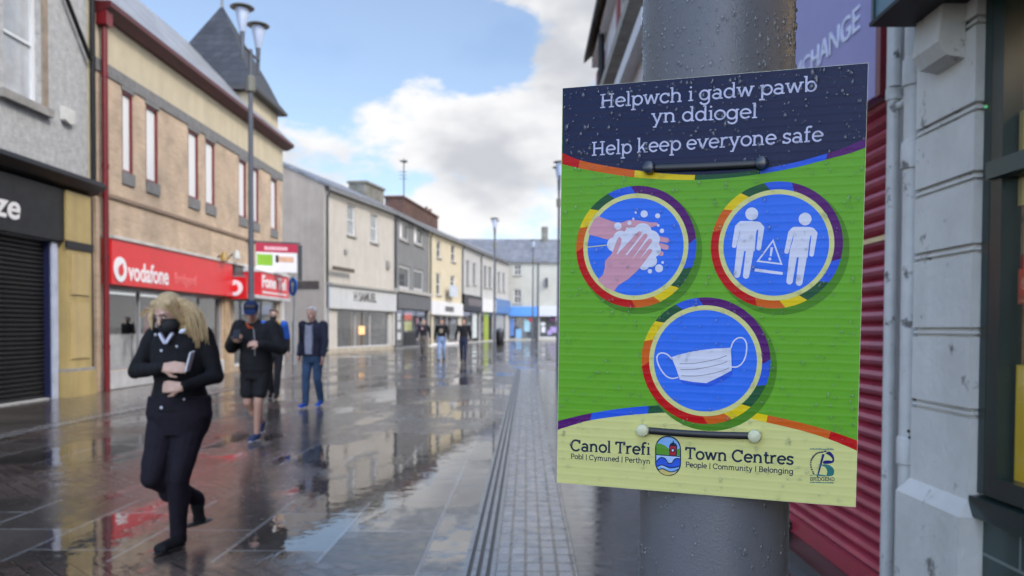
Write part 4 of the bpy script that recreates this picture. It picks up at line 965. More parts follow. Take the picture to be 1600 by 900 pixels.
def part(polys, layer, ink, name):
    b = MB()
    for i, p in enumerate(polys): ply(b, p, layer+i*.02)
    o = b.build(name, I[ink], sign, recalc=False)
    # all printed faces look out of the board
    bm = bmesh.new(); bm.from_mesh(o.data)
    for f in bm.faces:
        if f.normal.y > 0: f.normal_flip()
    bm.to_mesh(o.data); bm.free()
    return o
def ribbon(p, q, w0):
    """quad strip along matching upper and lower point lists"""
    return [[p[i], p[i+1], q[i+1], q[i]] for i in range(len(p)-1)]
def lerp(pts, n):
    """resample an open pixel polyline with a smooth (Catmull-Rom) curve"""
    out = []
    for i in range(len(pts)-1):
        p0 = pts[max(i-1, 0)]; p1 = pts[i]; p2 = pts[i+1]; p3 = pts[min(i+2, len(pts)-1)]
        for k in range(n):
            s_ = k/n
            out.append(tuple(.5*((2*p1[c])+(-p0[c]+p2[c])*s_+(2*p0[c]-5*p1[c]+4*p2[c]-p3[c])*s_*s_+(-p0[c]+3*p1[c]-3*p2[c]+p3[c])*s_**3) for c in (0, 1)))
    return out+[tuple(pts[-1])]
fl = mat('fluted_board_edge', (.72, .70, .45), .4, .1)
MB().box(-SW/2, SW/2, -.002, .002, -SH/2, SH/2).build('board', fl, sign)
E_ = .0003
full = [(-SW/2+E_, -SH/2+E_), (SW/2-E_, -SH/2+E_), (SW/2-E_, SH/2-E_), (-SW/2+E_, SH/2-E_)]
part([full], 1, 'green', 'printed_ground')
# navy heading with its rainbow edge
up_ = [(878.9, 238.5), (906, 250), (950, 259.5), (992, 266), (1040, 271.5), (1086, 273.5), (1137, 271.5), (1188, 265), (1240, 255), (1292, 241), (1325, 229.5), (1355, 216)]
lo_ = [(878.8, 256), (904, 262.5), (950, 271), (991, 277), (1040, 280.5), (1085, 281.5), (1137, 278.5), (1187, 272.5), (1240, 263), (1290, 250.5), (1325, 241.5), (1355, 231)]
clampu = lambda p: (max(-SW/2+E_, min(SW/2-E_, p[0])), p[1])
U = [clampu(S(*p)) for p in lerp(up_, 4)]; L_ = [clampu(S(*p)) for p in lerp(lo_, 4)]
part([[full[3], full[2]]+U[::-1]], 2, 'navy', 'printed_heading')
seg = [(0, 1, 'red'), (1, 3, 'orange'), (3, 5, 'yellow'), (5, 7, 'forest'), (7, 9, 'blue'), (9, 11, 'purple')]
for a, c, k in seg: part([U[a*4:c*4+1]+L_[a*4:c*4+1][::-1]], 2.5, k, 'rainbow_edge')
# cream foot with its rainbow edge
up2 = [(870.3, 656.5), (900, 649), (925, 644), (970, 637), (1014, 633), (1050, 631.5), (1100, 633), (1140, 637.5), (1165, 641.5), (1200, 648.5), (1250, 660), (1299, 674), (1341, 689)]
lo2 = [(870.3, 670), (900, 661), (923, 655), (970, 648.5), (1013, 645), (1050, 643.5), (1100, 645), (1140, 648.5), (1165, 652), (1198, 659.5), (1250, 672), (1295, 686), (1341, 705)]
U2 = [clampu(S(*p)) for p in lerp(up2, 4)]; L2 = [clampu(S(*p)) for p in lerp(lo2, 4)]
part([[full[0], full[1]]+L2[::-1]], 2, 'cream', 'printed_foot')
for a, c, k in [(0, 2, 'purple'), (2, 4, 'blue'), (4, 6, 'forest'), (6, 8, 'forest'), (8, 9, 'yellow'), (9, 11, 'orange'), (11, 12, 'red')]:
    part([U2[a*4:c*4+1]+L2[a*4:c*4+1][::-1]], 2.5, k, 'rainbow_edge')
# round pictures
def ringpt(c, r, a): return (c[0]+r*math.sin(R(a)), c[1]+r*math.cos(R(a)))
def roundel(l, rt_, tp, bt, segs, inner=.875, blue_=.80, sk=5):
    c = S((l+rt_)/2, (tp+bt)/2); r = (abs(S(rt_, (tp+bt)/2)[0]-S(l, (tp+bt)/2)[0])+abs(S((l+rt_)/2, tp)[1]-S((l+rt_)/2, bt)[1]))/4
    sc_ = (c[0]+r*.075, c[1]-r*.085)
    part([[ringpt(sc_, r*1.02, k*5) for k in range(72)]], 3, 'deep_green', 'printed_shadow')  # drop shadow of the roundel, printed as part of the artwork
    for a0, a1, k in segs:
        n = max(2, int((a1-a0)/4)); o_ = [ringpt(c, r, a0+(a1-a0)*i/n) for i in range(n+1)]; i_ = [ringpt(c, r*inner*.99, a0+sk+(a1-a0)*i/n) for i in range(n+1)]
        part(ribbon(o_, i_, 0), 4, k, 'rainbow_ring')
    part([[ringpt(c, r*inner, k*4) for k in range(90)]], 5, 'cream', 'cream_ring')
    part([[ringpt(c, r*blue_, k*4) for k in range(90)]], 6, 'picture_blue', 'picture_ground')
    return c, r*blue_
def segs(*b):
    ks = ['purple', 'blue', 'forest', 'yellow', 'orange', 'red', 'orange', 'yellow', 'forest', 'blue']
    return [(b[i], b[i+1], ks[i]) for i in range(len(b)-1)]
c1 = roundel(898.6, 1085.5, 290.5, 480, segs(-5, 83, 110, 132, 154, 178, 266, 289, 310, 332, 355))
c2 = roundel(1107.7, 1314.6, 285, 481.8, segs(13, 103, 126, 150, 170, 195, 283, 306, 327, 349, 373))
c3 = roundel(1000, 1202, 464.8, 661.6, segs(-7, 87, 110, 134, 154, 176, 263, 287, 308, 332, 353))
Z1 = lambda pts: [S(890+x/4.286, 280+y/4.286) for x, y in pts]
Z2 = lambda pts: [S(1100+x/4.287, 280+y/4.287) for x, y in pts]
Z3 = lambda pts: [S(990+x/4.284, 455+y/4.284) for x, y in pts]
def blobp(x, y, r, n=20): return [(x+r*math.cos(2*math.pi*k/n), y+r*math.sin(2*math.pi*k/n)) for k in range(n)]
def bar(x0, y0, x1, y1, w0, w1=None, n=8):
    """round-ended finger as a pixel polygon"""
    w1 = w1 or w0; a = math.atan2(y1-y0, x1-x0); out = []
    for k in range(n+1): t_ = a+math.pi/2+math.pi*k/n; out.append((x0+w0*math.cos(t_), y0+w0*math.sin(t_)))
    for k in range(n+1): t_ = a-math.pi/2+math.pi*k/n; out.append((x1+w1*math.cos(t_), y1+w1*math.sin(t_)))
    return out
# hand washing: back hand, lather, front hand, bubbles
part([Z1(lerp([(188, 243), (235, 262), (300, 284), (345, 290), (400, 272), (470, 276), (540, 288), (585, 290), (588, 304), (560, 318), (500, 330), (420, 345), (350, 375), (300, 400), (255, 402), (190, 382), (127, 362), (148, 298)], 3)),
      Z1(bar(560, 390, 650, 408, 17)), Z1(bar(560, 430, 648, 455, 17)), Z1(bar(570, 480, 615, 497, 16))], 7, 'pink', 'pictured_hand')
lath = [blobp(x, y, r) for x, y, r in ((300, 435, 48), (345, 395, 52), (420, 380, 60), (490, 355, 62), (545, 400, 60), (560, 470, 52), (545, 545, 42), (500, 570, 36), (450, 470, 90), (380, 440, 75), (345, 470, 60))]
part([Z1(p) for p in lath], 8, 'white', 'pictured_lather')
part([Z1([(338, 384), (350, 400), (346, 430), (316, 500), (360, 490), (430, 540), (470, 595), (440, 625), (395, 665), (355, 690), (325, 710), (300, 748), (240, 718), (190, 672), (226, 634), (238, 590), (240, 545), (262, 520), (285, 495), (318, 408), (328, 388)]),
      Z1(bar(350, 500, 468, 362, 22, 15)), Z1(bar(395, 530, 508, 378, 22, 15)), Z1(bar(430, 555, 538, 412, 21, 15)), Z1(bar(455, 580, 540, 478, 20, 14))], 9, 'pink', 'pictured_hand')
part([Z1(blobp(*q)) for q in ((500, 232, 24), (590, 245, 17), (325, 312, 25), (402, 292, 14), (444, 222, 8), (428, 264, 8), (388, 328, 8), (619, 345, 15), (594, 309, 9), (600, 595, 27), (539, 614, 15), (624, 556, 9))], 10, 'white', 'pictured_bubbles')
part([Z1([(112, 450), (250, 436), (250, 441), (112, 456)])], 7, 'cream', 'pictured_wrist_line')
# two figures keeping apart, warning triangle
def figure(hx, hy, pts, arms, legs):
    part([Z2(blobp(hx, hy, 43, 28)), Z2(lerp(pts, 3))]+[Z2(bar(*a)) for a in arms+legs], 8, 'white', 'pictured_figure')
figure(319, 234, [(245, 282), (350, 284), (385, 300), (398, 335), (352, 345), (340, 470), (330, 480), (222, 470), (243, 345), (212, 335), (222, 300), (245, 282)], [(226, 322, 202, 446, 19, 15), (384, 328, 366, 464, 19, 15)], [(248, 440, 222, 640, 27, 21), (312, 440, 282, 646, 27, 21)])
figure(676, 270, [(600, 322), (708, 324), (742, 340), (757, 375), (712, 385), (694, 515), (682, 525), (575, 512), (600, 385), (568, 372), (578, 338), (600, 322)], [(582, 362, 553, 487, 19, 15), (740, 366, 720, 506, 19, 15)], [(602, 480, 573, 686, 27, 21), (668, 480, 637, 694, 28, 22)])
def outline(pts, w_):
    n = len(pts); cx_ = sum(p[0] for p in pts)/n; cy_ = sum(p[1] for p in pts)/n
    inn = [(cx_+(x-cx_)*w_, cy_+(y-cy_)*w_) for x, y in pts]
    return [[pts[i], pts[(i+1) % n], inn[(i+1) % n], inn[i]] for i in range(n)]
part([Z2(p) for p in outline([(464, 402), (526, 576), (350, 554)], .80)]+[Z2([(446, 458), (462, 459), (452, 518), (440, 517)]), Z2(blobp(441, 536, 10)), Z2([(340, 598), (528, 624), (526, 643), (338, 618)])], 8, 'white', 'pictured_warning')
# face covering
part([Z3(lerp([(262, 470), (330, 445), (430, 420), (540, 405), (650, 400), (664, 470), (660, 560), (580, 605), (500, 638), (400, 625), (325, 610), (300, 560), (275, 500), (262, 470)], 2))], 7, 'blue', 'pictured_shade')
part([Z3([(255, 438), (330, 415), (420, 396), (540, 382), (652, 377), (656, 450), (658, 528), (580, 570), (490, 612), (400, 604), (312, 588), (285, 510)])], 8, 'white', 'pictured_mask')
def loopr(pts, w_, zf):
    out = []
    for i in range(len(pts)-1):
        (x0, y0), (x1, y1) = pts[i], pts[i+1]; d = math.hypot(x1-x0, y1-y0) or 1; nx, ny = -(y1-y0)/d*w_, (x1-x0)/d*w_
        out.append(zf([(x0+nx, y0+ny), (x1+nx, y1+ny), (x1-nx, y1-ny), (x0-nx, y0-ny)]))
    return out
lp = lerp([(258, 450), (225, 418), (185, 410), (160, 430), (162, 470), (185, 520), (220, 563), (260, 580), (302, 572)], 4)
lp2 = lerp([(652, 380), (670, 335), (705, 310), (740, 318), (758, 360), (752, 430), (728, 480), (692, 505), (658, 504)], 4)
part(loopr(lp, 4.5, Z3)+loopr(lp2, 4.5, Z3), 8.5, 'white', 'pictured_ear_loop')
pl = []
for pts in ([(310, 482), (400, 480), (500, 465), (580, 446), (625, 428)], [(315, 521), (400, 520), (500, 505), (590, 484), (628, 468)], [(322, 562), (420, 564), (520, 550), (600, 528), (642, 510)]): pl += loopr(lerp(pts, 3), 2.2, Z3)
part(pl, 9.5, 'grey', 'pictured_pleat')

# ---- slab-serif lettering drawn stroke by stroke
T_ = .068
def arc(cx_, cy_, rx, ry, a0, a1): return ('a', cx_, cy_, rx, ry, a0, a1)
BT = ('s', .1, .03, .19); 
G = {
'o': (.53, [arc(.265,.25,.215,.22,0,360)]), 'c': (.48, [arc(.26,.25,.21,.22,38,322), ('v',.425,.33,.49)]),
'e': (.52, [arc(.265,.25,.21,.22,0,318), ('h',.06,.47,.26)]),
'd': (.58, [arc(.25,.25,.20,.22,0,360), ('v',.455,0,.75), ('s',.405,.72,.10), ('s',.50,.03,.10)]),
'b': (.57, [arc(.32,.25,.20,.22,0,360), ('v',.115,0,.75), ('s',.065,.72,.10)]),
'p': (.57, [arc(.32,.25,.20,.22,0,360), ('v',.115,-.23,.5), ('s',.065,.47,.10), ('s',.115,-.2,.22)]),
'g': (.57, [arc(.25,.25,.20,.22,0,360), ('v',.455,-.03,.5), ('s',.505,.47,.10), arc(.26,-.04,.195,.165,195,360)]),
'h': (.60, [('v',.115,0,.75), ('s',.065,.72,.10), ('s',.115,.03,.2), arc(.285,.30,.17,.17,0,170), ('v',.455,0,.3), ('s',.455,.03,.2)]),
'n': (.60, [('v',.115,0,.5), ('s',.065,.47,.10), ('s',.115,.03,.2), arc(.285,.30,.17,.17,0,170), ('v',.455,0,.3), ('s',.455,.03,.2)]),
'm': (.88, [('v',.115,0,.5), ('s',.065,.47,.10), ('s',.115,.03,.2), arc(.27,.31,.155,.16,0,170), ('v',.425,0,.31), ('s',.425,.03,.18), arc(.58,.31,.155,.16,0,170), ('v',.735,0,.31), ('s',.735,.03,.2)]),
'u': (.60, [('v',.115,.2,.5), ('s',.065,.47,.10), arc(.285,.20,.17,.17,190,360), ('v',.455,0,.5), ('s',.405,.47,.10), ('s',.505,.03,.10)]),
'i': (.25, [('v',.125,0,.5), ('s',.075,.47,.10), ('s',.125,.03,.22), ('d',.12,.67)]),
'l': (.25, [('v',.125,0,.75), ('s',.075,.72,.10), ('s',.125,.03,.22)]),
'k': (.57, [('v',.115,0,.75), ('s',.065,.72,.10), ('s',.115,.03,.2), ('l',.15,.2,.40,.47), ('l',.25,.30,.44,.03), ('s',.42,.47,.18), ('s',.45,.03,.2)]),
'r': (.42, [('v',.115,0,.5), ('s',.065,.47,.10), ('s',.125,.03,.24), arc(.30,.28,.185,.19,65,165)]),
's': (.43, [arc(.21,.365,.13,.105,25,265), arc(.21,.135,.15,.107,-150,92), ('v',.345,.37,.49), ('v',.065,.01,.13)]),
't': (.36, [('v',.15,.11,.66), ('h',.03,.31,.47), arc(.26,.115,.11,.085,180,345)]),
'f': (.35, [('v',.135,0,.6), arc(.25,.60,.115,.12,40,180), ('h',.03,.29,.47), ('s',.15,.03,.24)]),
'a': (.52, [arc(.23,.32,.165,.15,5,150), ('v',.395,0,.33), arc(.225,.15,.165,.12,0,360), ('s',.445,.03,.10)]),
'w': (.76, [('l',.08,.47,.22,.02), ('l',.22,.02,.37,.47), ('l',.37,.47,.53,.02), ('l',.53,.02,.67,.47), ('s',.08,.47,.18), ('s',.68,.47,.18)]),
'v': (.54, [('l',.08,.47,.26,.02), ('l',.26,.02,.45,.47), ('s',.08,.47,.18), ('s',.46,.47,.18)]),
'y': (.55, [('l',.09,.47,.28,.02), ('l',.45,.47,.20,-.2), ('s',.09,.47,.18), ('s',.46,.47,.18), ('s',.17,-.2,.16)]),
'H': (.74, [('v',.15,0,.7), ('v',.57,0,.7), ('h',.15,.57,.36), ('s',.15,.67,.24), ('s',.15,.03,.24), ('s',.57,.67,.24), ('s',.57,.03,.24)]),
'C': (.70, [arc(.36,.35,.30,.325,40,320), ('v',.595,.47,.70)]),
'T': (.66, [('v',.33,0,.7), ('h',.05,.61,.67), ('v',.07,.52,.7), ('v',.59,.52,.7), ('s',.33,.03,.26)]),
'P': (.60, [('v',.14,0,.7), ('h',.05,.36,.67), ('h',.14,.36,.34), arc(.36,.505,.16,.165,-90,90), ('s',.16,.03,.26)]),
'B': (.64, [('v',.14,0,.7), ('h',.05,.36,.67), ('h',.14,.36,.36), arc(.36,.515,.145,.155,-90,90), ('h',.05,.38,.03), arc(.38,.195,.165,.165,-90,90)]),
'D': (.70, [('v',.14,0,.7), ('h',.05,.34,.67), ('h',.05,.34,.03), arc(.34,.35,.26,.32,-90,90)]),
'R': (.66, [('v',.14,0,.7), ('h',.05,.36,.67), ('h',.14,.36,.36), arc(.36,.515,.145,.155,-90,90), ('l',.34,.34,.55,.03), ('s',.15,.03,.24), ('s',.57,.03,.14)]),
'I': (.30, [('v',.15,0,.7), ('s',.15,.67,.24), ('s',.15,.03,.24)]),
'G': (.72, [arc(.36,.35,.30,.325,40,330), ('v',.60,.05,.34), ('h',.42,.68,.34), ('v',.595,.50,.70)]),
'E': (.62, [('v',.14,0,.7), ('h',.05,.54,.67), ('h',.14,.44,.36), ('h',.05,.56,.03), ('v',.52,.50,.7), ('v',.54,0,.2)]),
'N': (.74, [('v',.13,0,.7), ('v',.58,0,.7), ('l',.13,.68,.58,.02), ('s',.08,.67,.14), ('s',.13,.03,.24), ('s',.58,.67,.24)]),
'|': (.30, [('v',.15,-.08,.72)]), ' ': (.24, []),
}
def strokes(ch, t_):
    w_, L0 = G[ch]; out = []; h_ = t_/2
    for s_ in L0:
        k = s_[0]
        if k == 'v': out.append([(s_[1]-h_, s_[2]), (s_[1]+h_, s_[2]), (s_[1]+h_, s_[3]), (s_[1]-h_, s_[3])])
        elif k == 'h': out.append([(s_[1], s_[3]-h_*.9), (s_[2], s_[3]-h_*.9), (s_[2], s_[3]+h_*.9), (s_[1], s_[3]+h_*.9)])
        elif k == 's': out.append([(s_[1]-s_[3]/2, s_[2]-.03), (s_[1]+s_[3]/2, s_[2]-.03), (s_[1]+s_[3]/2, s_[2]+.03), (s_[1]-s_[3]/2, s_[2]+.03)])
        elif k == 'd': out.append([(s_[1]+.052*math.cos(q*.5236), s_[2]+.052*math.sin(q*.5236)) for q in range(12)])
        elif k == 'l':
            d = math.hypot(s_[3]-s_[1], s_[4]-s_[2]); nx, ny = -(s_[4]-s_[2])/d*h_, (s_[3]-s_[1])/d*h_
            out.append([(s_[1]+nx, s_[2]+ny), (s_[1]-nx, s_[2]-ny), (s_[3]-nx, s_[4]-ny), (s_[3]+nx, s_[4]+ny)])
        elif k == 'a':
            _, cx_, cy_, rx, ry, a0, a1 = s_; n = max(4, int(abs(a1-a0)/18))
            for i in range(n):
                A, B_ = R(a0+(a1-a0)*i/n), R(a0+(a1-a0)*(i+1)/n)
                out.append([(cx_+(rx+h_)*math.cos(A), cy_+(ry+h_)*math.sin(A)), (cx_+(rx+h_)*math.cos(B_), cy_+(ry+h_)*math.sin(B_)), (cx_+(rx-h_)*math.cos(B_), cy_+(ry-h_)*math.sin(B_)), (cx_+(rx-h_)*math.cos(A), cy_+(ry-h_)*math.sin(A))])
    return w_, out
def write(text, p0, p1, cap, ink, name='lettering', t_=T_, layer=4):
    """baseline from photo pixel p0 to p1; cap = capital height in pixels"""
    a, c = S(*p0), S(*p1); q = S(p0[0], p0[1]-cap); hs = abs(q[1]-a[1])/.7
    W = sum(G[ch][0] for ch in text); dx, dy = c[0]-a[0], c[1]-a[1]; ln = math.hypot(dx, dy); sx = ln/W; ex = (dx/ln, dy/ln)
    b = MB(); x = 0; i = 0
    for ch in text:
        w_, st = strokes(ch, t_)
        for k, pl_ in enumerate(st):
            lay = layer + (k % 12)*.12 + (i % 2)*.06
            b.add([(a[0]+ex[0]*(x+px_)*sx-ex[1]*0, FACE-LSTEP*lay, a[1]+ex[1]*(x+px_)*sx+py_*hs) for px_, py_ in pl_], [tuple(range(len(pl_)))])
        x += w_; i += 1
    o = b.build(name, I[ink], sign, recalc=False)
    bm = bmesh.new(); bm.from_mesh(o.data)
    for f in bm.faces:
        if f.normal.y > 0: f.normal_flip()
    bm.to_mesh(o.data); bm.free(); return o
write('Helpwch i gadw pawb', (937, 169.5), (1276, 144), 21.5, 'pale', t_=.085)
write('yn ddiogel', (1017, 193), (1183, 185.5), 21.5, 'pale', t_=.085)
write('Help keep everyone safe', (924, 243.5), (1286, 222), 21.5, 'pale', t_=.085)
I['letter_navy'] = print_mat('ink_letter_navy', (.010, .022, .05))
write('Canol Trefi', (892, 702.3), (1017, 709.8), 17.5, 'letter_navy', t_=.122)
write('Pobl | Cymuned | Perthyn', (892.5, 714.5), (1017, 723.3), 7.8, 'letter_navy', t_=.122)
write('Town Centres', (1070.5, 715.8), (1241, 726.2), 18, 'letter_navy', t_=.122)
write('People | Community | Belonging', (1071.5, 728.5), (1240.5, 740.5), 8.2, 'letter_navy', t_=.122)
# town emblem: oval with hill, tower, waves
ZE_ = lambda pts: [S(1000+x/9, 660+y/9) for x, y in pts]
def oval(l, r_, tp, bt):
    w_ = (r_-l)/2; cx_ = (l+r_)/2; sk_ = .03
    P_ = [(cx_+w_*math.cos(R(k)), tp+w_+w_*math.sin(R(k))) for k in range(180, 361, 12)]+[(cx_+w_*math.cos(R(k)), bt-w_+w_*math.sin(R(k))) for k in range(0, 181, 12)]
    return [(x+(y-460)*-.0, y+(x-400)*.05) for x, y in P_]
part([ZE_(oval(218, 584, 176, 742))], 4, 'letter_navy', 'emblem_border')
part([ZE_(oval(236, 567, 194, 724))], 5, 'sky', 'emblem_sky')
part([ZE_([(236, 282), (300, 290), (360, 315), (415, 360), (415, 452), (236, 434)]), ZE_([(525, 372), (566, 350), (566, 458), (525, 455)])], 6, 'hill', 'emblem_hill')
part([ZE_(p_) for p_ in ([(415, 318), (430, 290), (465, 270), (468, 245), (480, 245), (482, 272), (515, 292), (530, 320), (524, 462), (418, 452)],)], 7, 'letter_navy', 'emblem_tower')
part([ZE_([(430, 322), (510, 326), (508, 452), (430, 446)])], 8, 'brick', 'emblem_tower_front')
part([ZE_(blobp(467, 381, 30))], 9, 'letter_navy', 'emblem_clock'); part([ZE_(blobp(467, 381, 15))], 10, 'white', 'emblem_clock_face')
part([ZE_([(237, 450), (566, 470), (566, 530), (560, 600), (400, 640), (245, 600)])], 5.5, 'foam', 'emblem_water')
part([ZE_(lerp([(240, 545), (258, 510), (300, 482), (350, 490), (385, 530), (400, 560), (455, 560), (480, 520), (520, 495), (566, 500), (566, 600), (500, 625), (430, 625), (360, 598), (310, 585), (244, 612), (237, 560)], 2))], 6, 'sea', 'emblem_wave')
part([ZE_(lerp([(270, 655), (320, 640), (370, 660), (430, 690), (500, 690), (535, 655), (500, 705), (430, 728), (370, 728), (310, 700), (270, 655)], 2))], 6.5, 'sand', 'emblem_sand')
part(sum((loopr(lerp(q, 3), 7, ZE_) for q in ([(236, 440), (400, 455), (566, 468)], [(240, 545), (258, 510), (300, 482), (350, 490), (385, 530), (400, 560), (455, 560), (480, 520), (520, 495), (566, 500)], [(244, 608), (310, 585), (370, 605), (430, 628), (500, 620), (566, 602)], [(262, 655), (320, 638), (370, 658), (430, 682), (490, 675), (545, 648)])), []), 7.5, 'letter_navy', 'emblem_line')
# council mark
ZB = lambda pts: [S(1240+x/10, 680+y/10) for x, y in pts]
I['mark_navy'] = print_mat('ink_mark_navy', (.012, .016, .14))
part([ZB([(455, 290), (492, 300), (388, 660), (368, 655)]), ZB(lerp([(500, 285), (560, 255), (610, 290), (640, 350), (640, 410), (600, 440), (520, 450), (465, 440), (480, 400), (560, 395), (610, 400), (605, 360), (560, 315), (500, 285)], 3)), ZB(lerp([(470, 250), (500, 238), (525, 250), (500, 268), (470, 250)], 3))], 4, 'mark_navy', 'council_mark')
part([ZB(lerp([(350, 448), (420, 462), (500, 455), (580, 475), (640, 540), (630, 620), (580, 640), (520, 635), (535, 570), (500, 500), (420, 472), (350, 448)], 3)), ZB([(255, 620), (400, 610), (510, 628), (500, 645), (420, 640), (330, 625), (255, 630)])], 4.5, 'teal', 'council_mark')
write('BRIDGEND', (1266.3, 751), (1305, 751.6), 5.6, 'letter_navy', t_=.12)
def microprint(p0, p1, h_, ink, n):
    """line of print too small to read: short ticks"""
    out = []; rg_ = random.Random(n)
    for k in range(n):
        f0, f1 = k/n, (k+.75)/n; hh = h_*rg_.choice((.7, .7, 1.0))
        x0, y0 = p0[0]+(p1[0]-p0[0])*f0, p0[1]+(p1[1]-p0[1])*f0; x1, y1 = p0[0]+(p1[0]-p0[0])*f1, p0[1]+(p1[1]-p0[1])*f1
        out.append([S(x0, y0), S(x1, y1), S(x1, y1-hh), S(x0, y0-hh)])
    return part(out, 4, ink, 'lettering')
microprint((1266, 702.3), (1304, 703.5), 2.6, 'teal', 22)
microprint((1266, 754.5), (1304, 755.6), 2.4, 'teal', 22)
ar = [(1272, 740), (1268, 730), (1268, 720), (1272, 713), (1278, 708), (1286, 706.5)]
ar = lerp(ar, 3)
if 1: part([[S(x-1.4, y-1.2), S(x+1.4, y-1.2), S(x+1.4, y+1.0), S(x-1.4, y+1.0)] for x, y in ar[::1]], 4, 'letter_navy', 'lettering')
# fixings: strap through the board with capped ends, top and bottom
def strap(p0, p1, sag, cap_m, w_):
    a, c = S(*p0), S(*p1); b = MB(); n = 10; pts = []
    for k in range(n+1):
        f_ = k/n; pts.append((a[0]+(c[0]-a[0])*f_, -.0048-.0012*math.sin(math.pi*f_), a[1]+(c[1]-a[1])*f_-sag*math.sin(math.pi*f_)))
    b.tube(pts, w_*.42, 12, flat=2.1); b.build('strap', mat('black_strap', (.008, .008, .009), .3, .2, 200), sign, smooth=True)
    for q in (a, c):
        k_ = MB(); k_.tube([(q[0], -.0026, q[1]), (q[0], -.0062, q[1]), (q[0], -.0098, q[1]), (q[0], -.0112, q[1])], [.0066, .0070, .0062, .0040], 9)
        k_.build('strap_cap', cap_m, sign, smooth=True)
strap((1015, 263), (1190, 256.5), .0006, mat('navy_cap', (.012, .018, .035), .18, .2, 150, spec=.7), .0042)
strap((1006, 670), (1180, 680), .0012, mat('cream_cap', (.62, .62, .40), .3, .15, 150), .0040)
# raindrops on the board
b = MB(); rg = random.Random(77)
for k in range(1900):
    u = rg.uniform(-SW/2+.002, SW/2-.002); v = SH/2-.003-(SH-.006)*rg.random()**1.15
    top = v > .135
    s_ = (.00045+.0016*rg.random()**(2.2 if top else 3.0))*(1.3 if top else 1.0)
    M = Matrix.Translation((u, FACE-LSTEP*11, v)) @ Matrix.Rotation(rg.uniform(-.2, .2), 4, 'Y')
    dome(b, M, s_, s_*rg.uniform(1, 1.35), s_*.9, 10, 4, rg.choice((0, 0, .4, 1.0)))
b.build('raindrops', drop_m, sign, smooth=True, recalc=False, kind='stuff')
# ================================================================== street furniture
lamp_grey = mat('lamp_grey', (.09, .10, .12), .35, .15)
lamp_glass = mat('lamp_glass', (.45, .52, .66), .08, .05)
disc_m = mat('lamp_disc', (.16, .16, .13), .4, .2)
def street_lamp(x, y, h, label, twist=0.0, group='twin headed street lamps'):
    t = thing('street_lamp', label, 'street lamp', (x, y, 0), twist, group)
    MB().lathe([(.085, 0), (.085, 1.1), (.068, 1.2), (.060, 2.5), (.050, h-.9)], (0, 0, 0), 14).build('pole', lamp_grey, t, smooth=True)
    MB().lathe([(.10, h-1.25), (.10, h-.95), (.05, h-.9)], (0, 0, 0), 12).build('collar', disc_m, t)
    MB().tube([(0, 0, h-.9), (0, 0, h-.35)], .045, 10).tube([(0, -.5, h-.42), (0, .5, h-.42)], .03, 8).build('arm', lamp_grey, t, smooth=True)
    for s in (-1, 1):
        l = MB().tube([(0, .5*s, h-.72), (0, .5*s, h-.15)], [.03, .055], 10).build('lamp_stem', lamp_grey, t, smooth=True)
        MB().lathe([(.055, h-.15), (.15, h+.30), (.14, h+.33)], (0, .5*s, 0), 18).build('lamp_glass', lamp_glass, l, smooth=True)
        MB().lathe([(.24, h+.335), (.25, h+.35), (.22, h+.375), (.05, h+.41)], (0, .5*s, 0), 22).build('lamp_cap', disc_m, l, smooth=True)
g = at_z(393, 610, 0); hl = at_y(396, 52, g.y).z
street_lamp(g.x, g.y, hl, 'tall twin headed street lamp standing before the orange brick building')
yl = 46.0; q = at_y(773, 380, yl); street_lamp(q.x, yl, at_y(773, 353, yl).z, 'slim twin headed street lamp in front of the white terrace')
yl = 60.0; q = at_y(833, 400, yl); street_lamp(q.x, yl, at_y(833, 384, yl).z, 'faint far street lamp in front of the cream corner building')
yl = 31.0; q = at_y(873, 400, yl); street_lamp(q.x, yl, at_y(873, 272, yl).z, 'street lamp half hidden by the left edge of the green notice')
g = at_z(460, 570, 0)
t = thing('road_sign', 'round blue road sign on a grey post beside the beige gable', 'sign', (g.x, g.y, 0))
zs1 = at_y(463, 448, g.y).z
MB().tube([(0, 0, 0), (0, 0, zs1+.45)], .045, 10).tube([(0, 0, .01), (0, 0, 1.6)], .085, 12).build('post', steel, t, smooth=True)
rb = R(-46)
def tilt(o): o.rotation_euler = (0, 0, rb); return o
tilt(MB().tube([(0, -.07, zs1), (0, -.05, zs1)], .33, 28).build('disc', mat('road_sign_blue', (.02, .16, .62), .35), t))
b = MB().box(-.05, .05, -.078, -.072, zs1-.2, zs1+.06)
b.add([(-.15, -.075, zs1+.04), (.15, -.075, zs1+.04), (0, -.075, zs1+.22)], [(0, 1, 2)]); tilt(b.build('arrow', sign_white, t))
# litter bin far down
g = at_z(781, 540, 0)
t = thing('litter_bin', 'dark rounded litter bin on the pavement before the far shops', 'bin', (g.x, g.y, 0))
MB().lathe([(.26, 0), (.30, .05), (.30, 1.0), (.26, 1.05)], (0, 0, 0), 16).build('bin_body', black_paint, t, smooth=True)
MB().lathe([(.32, 1.051), (.32, 1.12), (.2, 1.3), (.03, 1.36)], (0, 0, 0), 16).build('lid', dark_grey_paint, t, smooth=True)
# bracket lights on top of the red fascia
for xx, yy_, lab, mm in ((346, 405, 'small brass hood lamp above the red fascia beside its end', mat('brass', (.35, .22, .05), .4, .2)), (366, 402, 'small pale hood lamp above the dark fascia next to the lamp post', mat('lamp_pale', (.45, .47, .44), .4))):
    q = at_x(xx, yy_, XL+.25)
    t = thing('fascia_lamp', lab, 'lamp', (XL, q.y, q.z), R(90))
    MB().tube([(0, 0, -.1), (0, -.2, .1), (0, -.35, .05)], .02, 8).build('bracket', black_paint, t, smooth=True)
    MB().lathe([(.03, .22), (.09, .12), (.12, -.05), (.10, -.06)], (0, -.32, .0), 12).build('hood', mm, t, smooth=True)

